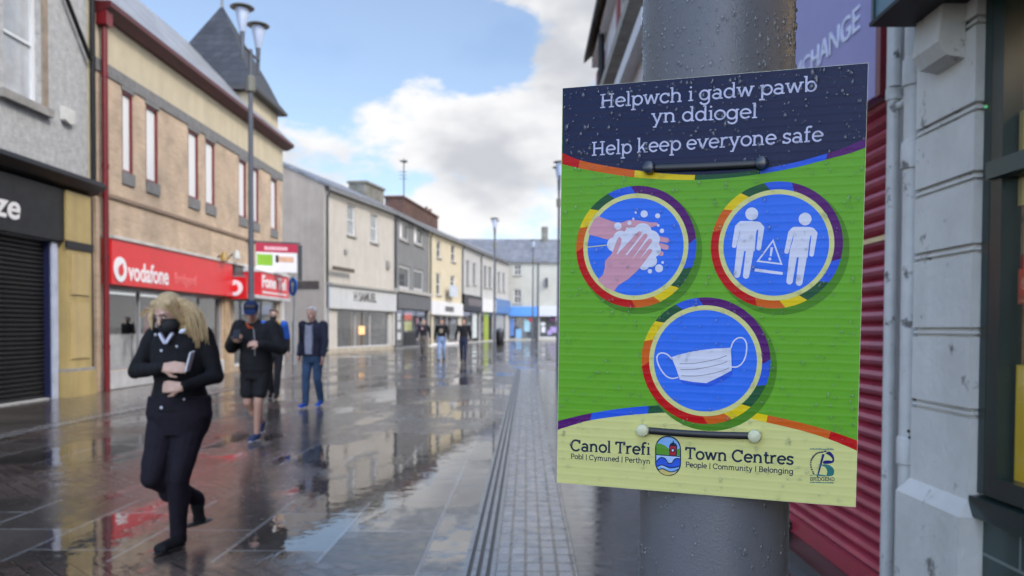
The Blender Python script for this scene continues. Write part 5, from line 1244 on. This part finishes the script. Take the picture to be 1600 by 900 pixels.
# ================================================================== people
skin_m = mat('skin', (.56, .35, .26), .5, .12, 30)
skin2_m = mat('ruddy_skin', (.54, .31, .225), .5, .12, 30)
def cloth(name, col, var=.3, vs=9): return mat(name, col, .8, var, vs, bump=.35, bscale=90, spec=.25)
def caps(b, p0, p1, r0, r1, seg=14, flat=1.0):
    p0, p1 = Vector(p0), Vector(p1); d = (p1-p0); L = d.length; d.normalize()
    pts = []; rs = []
    for k in range(5):
        a = math.pi/2*(1-k/4.0); pts.append(p0-d*r0*math.sin(a)*.98); rs.append(max(.0015, r0*math.cos(a)))
    for k in range(1, 5): pts.append(p0+d*L*k/5); rs.append(r0+(r1-r0)*k/5)
    for k in range(5):
        a = math.pi/2*k/4.0; pts.append(p1+d*r1*math.sin(a)*.98); rs.append(max(.0015, r1*math.cos(a)))
    b.tube(pts, rs, seg, flat=flat)
def loft(b, rings, seg=20):
    """rings: (centre, rx, ry) bottom to top"""
    vs = []; fs = []; n = len(rings)
    for c, rx, ry in rings:
        for k in range(seg):
            t_ = 2*math.pi*k/seg; vs.append((c[0]+rx*math.cos(t_), c[1]+ry*math.sin(t_), c[2]))
    for i in range(n-1):
        for k in range(seg): fs.append((i*seg+k, i*seg+(k+1) % seg, (i+1)*seg+(k+1) % seg, (i+1)*seg+k))
    fs += [tuple(range(seg-1, -1, -1)), tuple((n-1)*seg+k for k in range(seg))]
    b.add(vs, fs)
WR = bpy.data.textures.new('wrinkles', 'CLOUDS'); WR.noise_scale = .11; WR.noise_depth = 2
def blob(b, name, m, parent, voxel=.008, smooth=4, wrinkle=0.0):
    """one continuous skin over the overlapping pieces in b"""
    o = b.build(name, m, parent)
    md = o.modifiers.new('r', 'REMESH'); md.mode = 'VOXEL'; md.voxel_size = voxel; md.use_smooth_shade = True
    md = o.modifiers.new('s', 'SMOOTH'); md.iterations = smooth; md.factor = .5
    if wrinkle:
        md = o.modifiers.new('d', 'DISPLACE'); md.texture = WR; md.strength = wrinkle; md.mid_level = .5; md.texture_coords = 'LOCAL'
    dg = bpy.context.evaluated_depsgraph_get(); me = bpy.data.meshes.new_from_object(o.evaluated_get(dg))
    old = o.data; o.modifiers.clear(); o.data = me; bpy.data.meshes.remove(old); me.name = name
    return o
V = lambda *a: Vector(a)
def hand(b, w, d, n, size=1.0, curl=.5, thumb=1, spread=.018):
    """palm, four unequal bent fingers and a thumb; w wrist, d finger direction, n palm-side normal"""
    d = Vector(d).normalized(); n = Vector(n); n = (n-d*n.dot(d)).normalized(); s = d.cross(n)*thumb; k = size
    for q in (-.03, -.01, .01, .03): caps(b, w+s*q*.55*k, w+d*.085*k+s*q*k, .017*k, .0135*k, 10)
    for q, L in ((.031, .068), (.0105, .078), (-.0105, .073), (-.031, .058)):
        p = w+d*.088*k+s*q*k; p1 = p+(d*math.cos(curl*.5)+n*math.sin(curl*.5)).normalized()*L*.45*k
        p2 = p1+(d*math.cos(curl*1.3)+n*math.sin(curl*1.3))*L*.32*k; p3 = p2+(d*math.cos(curl*2)+n*math.sin(curl*2))*L*.25*k
        caps(b, p, p1, .0088*k, .0082*k, 8); caps(b, p1, p2, .0082*k, .0075*k, 8); caps(b, p2, p3, .0075*k, .006*k, 8)
    t0 = w+d*.025*k+s*.028*k; t1 = t0+(d*.7+s*.6+n*.35)*.042*k; t2 = t1+(d*.9+s*.1+n*.45)*.034*k
    caps(b, t0, t1, .0125*k, .0105*k, 8); caps(b, t1, t2, .0105*k, .0085*k, 8)
def head(b, c, M, s=1.0):
    """head shape; M turns it (face looks to local -y)"""
    P = lambda x, y, z: Vector(c)+M @ (Vector((x, y, z))*s)
    b.ell(P(0, .012, .02), (.073*s, .092*s, .098*s), M, 18, 12); b.ell(P(0, -.022, -.055), (.055*s, .062*s, .062*s), M, 14, 9)
    b.ell(P(0, -.058, -.092), (.024*s, .022*s, .02*s), M, 10, 6)
    caps(b, P(0, -.080, .012), P(0, -.100, -.028), .009*s, .013*s, 8); caps(b, P(-.03, -.073, .022), P(.03, -.073, .022), .013*s, .013*s, 8)
    for q in (-1, 1): b.ell(P(.076*q, .01, -.012), (.010*s, .019*s, .030*s), M, 8, 6)
    caps(b, P(-.016, -.086, -.062), P(.016, -.086, -.062), .0075*s, .0075*s, 8)
def face_parts(c, M, s, parent, mouth=True, brow=(.06, .04, .03)):
    P = lambda x, y, z: Vector(c)+M @ (Vector((x, y, z))*s)
    for q in (-1, 1):
        e = MB().ell(P(.030*q, -.079, .002), (.013*s, .007*s, .007*s), M, 10, 6).build('eye', mat('eye_white', (.6, .6, .6), .25), parent, smooth=True)
        MB().ell(P(.030*q, -.0845, .002), (.0058*s, .004*s, .0058*s), M, 8, 6).build('iris', mat('eye_dark', (.02, .02, .02), .2), e, smooth=True)
        bw = MB(); caps(bw, P(.017*q, -.087, .026), P(.045*q, -.078, .027), .0045*s, .003*s, 6); bw.build('eyebrow', mat('eyebrow', brow, .8), parent, smooth=True)
    if mouth: MB().ell(P(0, -.091, -.062), (.020*s, .005*s, .005*s), M, 10, 6).build('mouth', mat('lips', (.36, .12, .10), .5), parent, smooth=True)
def person(label, loc, rz, J, top_m, leg_m, shoe_m, hair_m, name='person', skin=None, hem=.86, shorts=None, fem=False, voxel=.009, headM=None, group=None,
           width=1.0, top_extra=.012, fingers=True, hands=None, sole=None, collar_m=None, bare=False, loose=1.0, face=True, mouth=True, hair=True):
    """J: joints in metres, person facing local -y; hands: {side: (dir, palm normal, curl)}"""
    sk = skin or skin_m
    t = thing(name, label, 'person', loc, rz, group)
    hips = (J['hR']+J['hL'])/2; nk = J['neck']; sh = (J['sR']+J['sL'])/2; hd = J['head']; W_ = width
    M = headM or Matrix.Identity(3)
    def at(z):
        f_ = (z-hips.z)/(sh.z-hips.z); return hips+(sh-hips)*f_
    hw = abs(J['sL'].x-J['sR'].x)/2
    zt = lambda f_: hips.z+(sh.z-hips.z)*f_
    def torso(b, ex, z_lo=None):
        rows = [(-.14, .120 if not fem else .125, .095), (-.02, .160 if not fem else .178, .118), (.15, .165 if not fem else .170, .120), (.42, .148 if not fem else .132, .105), (.70, .165 if not fem else .152, .122 if not fem else .130), (.90, .172 if not fem else .150, .108), (1.0, .150 if not fem else .125, .088), (1.08, .07, .065)]
        rr2 = []
        for f_, rx, ry in rows:
            z = zt(f_)
            if z_lo is not None and z < z_lo: continue
            rr2.append((at(z), rx*W_+ex, ry*W_+ex))
        if z_lo is not None:
            f_ = (z_lo-hips.z)/(sh.z-hips.z); k = next(i for i in range(len(rows)-1) if rows[i+1][0] > f_)
            a_ = (f_-rows[k][0])/(rows[k+1][0]-rows[k][0]); rx = rows[k][1]+(rows[k+1][1]-rows[k][1])*a_; ry = rows[k][2]+(rows[k+1][2]-rows[k][2])*a_
            rr2.insert(0, (at(z_lo), rx*W_+ex*1.3, ry*W_+ex*1.3))
        loft(b, rr2)
    # the body: one continuous figure
    b = MB(); torso(b, 0)
    caps(b, sh+(nk-sh)*.3, hd+M @ Vector((0, .01, -.06)), .056*(1 if not fem else .86), .05*(1 if not fem else .86)); head(b, hd, M)
    ar = 1.0 if not fem else .80
    for s in 'RL':
        caps(b, J['s'+s], J['e'+s], .05*ar, .040*ar); caps(b, J['e'+s], J['w'+s], .039*ar, .027*ar)
        caps(b, J['h'+s], J['k'+s], .080, .055); caps(b, J['k'+s], J['a'+s], .054, .036)
        kc = J['k'+s]+(J['a'+s]-J['k'+s])*.3; b.ell(kc+V(0, .018, 0), (.052, .052, .10))
        caps(b, J['a'+s]+V(0, .02, -.03), J['t'+s], .036, .026)
        if hands and s in hands:
            d_, n_, cu = hands[s]; hand(b, J['w'+s], d_, n_, 1.0 if not fem else .92, cu, 1 if s == 'L' else -1)
    body = blob(b, 'body', sk, t, voxel if not fingers else min(voxel, .0058), 2)
    if face: face_parts(hd, M, 1.0, t, mouth)
    # clothes
    b = MB(); torso(b, top_extra+.008, hem)
    for s in 'RL':
        caps(b, J['s'+s], J['e'+s], (.062+top_extra)*ar*loose, (.050+top_extra)*ar*loose); wr = J['w'+s]-(J['w'+s]-J['e'+s]).normalized()*.015
        caps(b, J['e'+s], wr, (.049+top_extra)*ar*loose, (.034+top_extra*.7)*ar)
    caps(b, sh+V(0, .01, .0), sh+(nk-sh)*.75+V(0, .012, 0), .075, .068)
    blob(b, 'jacket', top_m, t, voxel*.95, 4, .016)
    b = MB(); zz = shorts
    loft(b, [(hips+V(0, 0, -.12), .165*W_, .125*W_), (hips+V(0, 0, 0), (.182 if not fem else .212)*W_, .140*W_), (hips+V(0, 0, .12), (.182 if not fem else .196)*W_, .138*W_)])
    for s in 'RL':
        if shorts:
            f_ = shorts; kk = J['h'+s]+(J['k'+s]-J['h'+s])*f_; caps(b, J['h'+s], kk, .100, .088)
        else:
            caps(b, J['h'+s], J['k'+s], .096*loose if not fem else .103, .070*loose if not fem else .070); caps(b, J['k'+s], J['a'+s]+V(0, 0, .0), .070*loose if not fem else .067, .056*loose if not fem else .050)
            kc = J['k'+s]+(J['a'+s]-J['k'+s])*.3; b.ell(kc+V(0, .018, 0), (.066, .066, .12))
    blob(b, 'shorts' if shorts else 'trousers', leg_m, t, voxel*.95, 4, .014)
    for s in 'RL':
        a_, q = J['a'+s], J['t'+s]; f_ = (q-a_); b = MB(); fz = V(0, 0, -.035)
        caps(b, a_+V(0, .012, -.005)+fz*.3, a_+V(0, .02, 0)+fz, .046, .042); caps(b, a_+fz+f_*.05, q+V(0, 0, .004), .042, .034); caps(b, q+V(-.012, 0, 0), q+V(.014, 0, 0), .033, .031)
        so_ = blob(b, 'shoe', shoe_m, t, .008, 2)
        if sole:
            lo = min(v.co.z for v in so_.data.vertices); fl_ = f_.normalized()
            bs = MB(); bs.ell((a_+q)/2+fl_*.0+V(0, .01, 0)*0+V(0, 0, lo-((a_+q)/2).z+.008), (.044, f_.length*.5+.06, .012), Matrix.Rotation(math.atan2(fl_.x, -fl_.y), 3, 'Z')); bs.build('sole', sole, so_, smooth=True)
    if hair:
        P = lambda x, y, z: Vector(hd)+M @ Vector((x, y, z))
        b = MB(); b.ell(P(0, .030, .040), (.080, .085, .088), M, 16, 10); b.ell(P(0, .055, -.015), (.070, .056, .075), M, 14, 9); caps(b, P(-.045, -.052, .088), P(.045, -.050, .088), .022, .022)
        blob(b, 'hair', hair_m, t, .007, 1, .012)
    return t
def rotm(x=0, y=0, z=0): return (Matrix.Rotation(R(z), 3, 'Z') @ Matrix.Rotation(R(y), 3, 'Y') @ Matrix.Rotation(R(x), 3, 'X'))
MBF = mat('face_cover_black', (.012, .012, .014), .75, .2, 40)

# --- woman in front, masked, black jacket
jacket_b = cloth('black_jacket', (.009, .009, .011)); trous_b = cloth('black_purple_trousers', (.012, .009, .016))
blond = mat('blond_hair', (.62, .46, .25), .45, .5, 60, col2=(.38, .25, .11), bump=.5, bscale=130)
g = at_z(280, 858, 0)
HM_ = rotm(28, 0, -20)
Jw = dict(head=V(-.005, -.085, 1.482), neck=V(.0, -.01, 1.40), sR=V(-.165, .01, 1.335), sL=V(.165, .01, 1.345), eR=V(-.262, -.03, 1.115), wR=V(.035, -.220, 1.150), eL=V(.235, .02, 1.085), wL=V(.135, -.205, 1.035),
          hR=V(-.088, .01, .845), hL=V(.090, .01, .845), kR=V(-.105, -.12, .47), aR=V(-.005, .23, .27), tR=V(.0, .25, .13), kL=V(.025, -.05, .46), aL=V(-.015, .02, .085), tL=V(-.045, -.13, .036))
wom = person('blond woman in black jacket, black trousers and black face mask walking past the red shop', (g.x, g.y, 0), R(-6), Jw, jacket_b, trous_b, cloth('black_shoe', (.012, .012, .013)), blond,
    fem=True, hem=.87, voxel=.008, headM=HM_, hands={'R': ((.95, -.18, .05), (0, .8, -.3), .45), 'L': ((-.95, -.2, .02), (.1, .9, -.2), 1.0)}, top_extra=.010, mouth=False, hair=False, loose=1.02, sole=mat('black_sole', (.02, .02, .02), .5))
hc = Jw['head']; HP = lambda x, y, z: hc+HM_ @ Vector((x, y, z))
b = MB(); b.ell(HP(0, -.040, -.060), (.068, .066, .058), HM_, 16, 10); blob(b, 'face_mask', MBF, wom, .006, 2)
b = MB(); rg = random.Random(9)
b2 = MB(); b2.ell(HP(0, .016, .042), (.079, .090, .083), HM_, 18, 12); b2.ell(HP(0, .045, -.03), (.073, .06, .095), HM_, 16, 10)
for q in (-1, 1): caps(b2, HP(.062*q, -.03, .075), HP(.076*q, .0, -.06), .024, .022)
hairo = blob(b2, 'hair', blond, wom, .007, 3, .006)
hb = MB()
for k in range(9):                                     # broad locks blown to one side, merged into one mass
    f_ = k/8.0; p0 = HP(.075*math.sin(f_*2.6-.3), .03+.05*f_, .085-.05*f_)
    tip = hc+V(.085+.12*f_, .03+.05*(1-f_), -.25+.085*f_+rg.uniform(-.012, .012)); mid = p0+(tip-p0)*.5+V(.010, 0, .008)
    hb.tube([p0, p0+(mid-p0)*.5+V(.01, 0, .014), mid, mid+(tip-mid)*.55+V(.008, 0, .004), tip], [.032, .033, .029, .020, .005], 8, flat=.8)
for k in range(5):                                     # shorter side over the cheek
    p0 = HP(-.070+.006*k, -.035+.02*k, .05); tip = hc+V(-.085-.012*k, -.05+.02*k, -.10-.02*rg.random())
    hb.tube([p0, (p0+tip)/2+V(-.018, 0, .01), tip], [.022, .021, .006], 8, flat=.7)
blob(hb, 'long_hair', blond, wom, .006, 5, .004)
for k in range(55):
    f_ = rg.random(); p0 = HP(.088*math.sin(f_*2.6-.3), .03+.05*f_, .090-.05*f_)
    tip = hc+V(.08+.14*f_+rg.uniform(-.02, .025), .03+.05*(1-f_)+rg.uniform(-.03, .02), -.27+.10*f_+rg.uniform(-.03, .03)); mid = p0+(tip-p0)*.5+V(.035, rg.uniform(-.04, .01), .04)
    b.tube([p0, p0+(mid-p0)*.5+V(.01, 0, .016), mid, mid+(tip-mid)*.55+V(.008, 0, .005), tip], [.004, .0055, .005, .004, .001], 5)
for k in range(6):
    p0 = HP(-.078, -.01, .02); tip = hc+V(-.15-.03*rg.random(), -.05, -.0-.05*rg.random()); b.tube([p0, (p0+tip)/2+V(0, 0, .02), tip], [.006, .005, .0015], 5)
b.build('hair_strands', blond, hairo, smooth=True)
# jacket details: white shirt collar, buttons, badge
shirt = mat('lilac_white_shirt', (.62, .62, .74), .6, .1)
for q, pts in ((-1, [(-.046, 1.350), (-.032, 1.358), (.0, 1.300), (-.008, 1.288)]), (1, [(.038, 1.358), (.050, 1.350), (.008, 1.288), (.0, 1.305)])):
    MB().prism([(x, z) for x, z in pts], 'y', -.150, -.128).build('shirt_collar', shirt, wom)
for x, z, r_, y_ in ((-.015, 1.250, .009, -.164), (-.012, .905, .010, -.172), (-.070, 1.345, .009, -.132), (.078, 1.275, .008, -.152), (.115, .955, .007, -.140)):
    MB().ell((x, y_, z), (r_, .006, r_)).build('button', mat('pearl_button', (.55, .55, .58), .35), wom, smooth=True)
MB().ell((.098, -.125, 1.368), (.024, .009, .013), rotm(0, -25, 0)).build('badge', mat('badge_white', (.70, .72, .78), .4), wom, smooth=True)
t = thing('mobile_phone', 'silver grey phone held flat against the black jacket of the blond woman', 'phone', (g.x, g.y, 0), R(-8))
o = MB().box(-.034, .034, -.005, .005, -.060, .060).build('phone_body', mat('phone_silver', (.66, .66, .68), .35, .1), t); o.rotation_mode = 'ZYX'; o.rotation_euler = (R(4), R(18), R(101)); o.location = (.205, -.215, 1.190)
o2 = MB().box(-.031, .031, .0052, .0068, -.054, .054).build('screen', mat('phone_glass', (.2, .21, .22), .1), o)

# --- man with blue cap looking at his phone
g = at_z(400, 689, 0)
blackj = cloth('black_hooded_jacket', (.014, .014, .016)); shortm = cloth('black_shorts', (.016, .016, .018)); blue_c = cloth('blue_cap_cloth', (.009, .022, .07)); brown_h = mat('dark_brown_hair', (.04, .025, .018), .6, .4, 60)
Jc = dict(head=V(-.03, -.07, 1.575), neck=V(-.01, -.01, 1.455), sR=V(-.19, .01, 1.39), sL=V(.19, .01, 1.39), eR=V(-.285, -.02, 1.15), wR=V(-.185, -.26, 1.235), eL=V(.315, -.02, 1.13), wL=V(.135, -.25, 1.19),
          hR=V(-.095, .01, .88), hL=V(.095, .01, .88), kR=V(-.11, .02, .47), aR=V(-.03, .30, .20), tR=V(-.02, .22, .10), kL=V(.05, -.06, .48), aL=V(.01, .0, .09), tL=V(-.0, -.165, .037))
HC = rotm(26, 0, 12)
cap_p = person('man in a blue cap, black jacket and black shorts looking down at his phone', (g.x, g.y, 0), R(0), Jc, blackj, shortm, cloth('navy_shoe', (.03, .05, .12)), brown_h, skin=skin2_m,
    hem=.86, shorts=.72, voxel=.010, headM=HC, hands={'R': ((.55, -.45, .25), (.4, .5, .3), .9), 'L': ((-.95, -.2, .05), (0, .6, -.5), .6)}, sole=mat('white_sole', (.7, .7, .7), .5), top_extra=.026, loose=1.12, width=1.03)
CP = lambda x, y, z: Jc['head']+HC @ Vector((x, y, z))
b = MB(); b.ell(CP(0, .018, .052), (.090, .105, .082), HC, 18, 10); cp = blob(b, 'cap', blue_c, cap_p, .008, 1)
b = MB(); b.ell(CP(0, -.105, .055), (.072, .078, .010), HC @ rotm(12), 16, 6); b.build('peak', blue_c, cp, smooth=True)
MB().tube([(.03, -.165, 1.37), (.05, -.175, 1.20), (.045, -.17, 1.05)], .006, 6).build('earphone_cord', mat('grey_cord', (.35, .35, .36), .5), cap_p, smooth=True)
b = MB(); b.tube([(-.075, -.10, 1.44), (-.03, -.155, 1.385), (.02, -.15, 1.38)], [.012, .016, .01], 8); b.build('orange_scarf', cloth('orange_lining', (.55, .10, .03)), cap_p, smooth=True)
t = thing('mobile_phone', 'black phone in the hand of the man with the blue cap', 'phone', (g.x, g.y, 0))
o = MB().box(-.038, .038, -.005, .005, -.078, .078).build('phone_body', mat('phone_black', (.012, .012, .013), .2), t); o.rotation_euler = (R(-50), 0, R(10)); o.location = (-.115, -.335, 1.305)
MB().box(-.034, .034, .0052, .0066, -.07, .07).build('screen', mat('phone_glass', (.2, .21, .22), .1), o)

# --- grey haired man in navy jacket and jeans
def walker(head_t=(0, 0), arms='down', lead='L', step=.24, sw=.19, lean=0.0, armout=.06):
    l, o_ = ('L', 'R') if lead == 'L' else ('R', 'L'); sx = {'R': -1, 'L': 1}; J = dict(head=V(head_t[0], -.03+head_t[1], 1.62), neck=V(0, .0, 1.50), sR=V(-sw, .01, 1.43), sL=V(sw, .01, 1.43), hR=V(-.092, 0, .90), hL=V(.092, 0, .90))
    for s, f_ in ((l, 1), (o_, -1)):
        x = sx[s]*.085
        if f_ > 0: J['k'+s] = V(x, -step*.62, .49); J['a'+s] = V(x*.8, -step*.95, .095); J['t'+s] = V(x*.9, -step*.95-.16, .045)
        else: J['k'+s] = V(x, -.01, .49); J['a'+s] = V(x*.8, step*1.05, .13); J['t'+s] = V(x*.85, step*.95-.12, .038)
        J['e'+s] = V(sx[s]*(sw+armout), .02+f_*.10, 1.14); J['w'+s] = V(sx[s]*(sw+armout+.02), f_*.12-.08, .90)
    return J
hang = lambda: {'R': ((0, -.15, -1), (1, 0, 0), .6), 'L': ((0, -.15, -1), (-1, 0, 0), .6)}
navyj = cloth('navy_jacket', (.020, .022, .040)); jeans = cloth('blue_jeans', (.045, .085, .16), .45, 5); greyhair = mat('grey_white_hair', (.55, .52, .48), .6, .3, 60)
g = at_z(489, 637, 0)
Jm = walker((-.01, -.01), lead='R', step=.15, armout=.075)
man = person('grey haired man in open navy jacket, grey shirt and blue jeans', (g.x, g.y, 0), R(-12), Jm, navyj, jeans, cloth('bright_blue_shoe', (.02, .09, .45)), greyhair, skin=skin2_m, hem=.88, voxel=.011, hands=hang(), top_extra=.016, loose=1.0, sole=mat('white_sole', (.7, .7, .7), .5), width=1.05)
MB().prism([(-.055, .93), (.06, .93), (.072, 1.2), (.05, 1.43), (.0, 1.40), (-.05, 1.43), (-.065, 1.2)], 'y', -.178, -.10).build('shirt', cloth('grey_shirt', (.30, .31, .38)), man)
# --- person behind the cap man, yellow and blue jacket
g = at_z(428, 622, 0)
Jy = walker((0, 0), lead='L', step=.14, armout=.05)
py = person('masked person with yellow collar and blue sleeves close behind the man in the cap', (g.x, g.y, 0), R(10), Jy, cloth('black_coat', (.014, .014, .017)), cloth('dark_trousers', (.018, .018, .022)), cloth('black_shoe', (.012, .012, .013)), brown_h, hem=.80, voxel=.011, hands=hang(), top_extra=.012, loose=1.0)
b = MB(); b.ell(V(0, -.02, 1.455), (.15, .115, .055)); blob(b, 'yellow_collar', cloth('yellow_cloth', (.55, .36, .03)), py, .011, 2)
b = MB(); caps(b, Jy['sL'], Jy['sL']+(Jy['eL']-Jy['sL'])*.8, .087, .074); caps(b, Jy['sR'], Jy['sR']+(Jy['eR']-Jy['sR'])*.8, .087, .074); blob(b, 'blue_sleeves', cloth('royal_blue_cloth', (.03, .12, .50)), py, .011, 2)
b = MB(); b.ell(Jy['head']+V(0, -.052, -.058), (.062, .055, .052)); blob(b, 'face_mask', MBF, py, .009, 2)
# --- three walkers far down the street
for (px_, py_, lab, tm, lm, hm, ln, rz_, bald) in (
    (662, 559, 'far walker in dark jacket and grey brown trousers, leftmost of three', cloth('dark_plum_jacket', (.022, .018, .026)), cloth('grey_brown_trousers', (.13, .11, .095)), mat('pale_hair', (.35, .27, .2), .7, .3, 50), 'L', 5, False),
    (690, 564, 'far walker in black printed sweatshirt and pale blue jeans, middle of three', cloth('black_sweatshirt', (.015, .015, .017)), cloth('pale_jeans', (.26, .36, .56), .3, 5), brown_h, 'R', -4, False),
    (724, 567, 'far walker in plain black coat and navy trousers, rightmost of three', cloth('black_coat', (.014, .014, .017)), cloth('navy_trousers', (.022, .028, .06)), brown_h, 'L', 3, False)):
    g = at_z(px_, py_, 0)
    Jf = walker((0, 0), lead=ln, step=.2, armout=.085)
    pf = person(lab, (g.x, g.y, 0), R(rz_), Jf, tm, lm, cloth('black_shoe', (.012, .012, .013)), hm, hem=.84, voxel=.013, hands=hang(), fingers=False, top_extra=.010, loose=1.0, width=.92, face=False, group='three walkers far down the street', skin=skin2_m)
    if px_ == 690: MB().ell((0, -.155, 1.25), (.085, .012, .10)).build('chest_print', cloth('tan_print', (.34, .28, .2)), pf, smooth=True)
    if px_ == 662: MB().ell((-.06, -.155, 1.33), (.05, .012, .06)).build('chest_print', cloth('pale_pink_print', (.55, .40, .40)), pf, smooth=True)
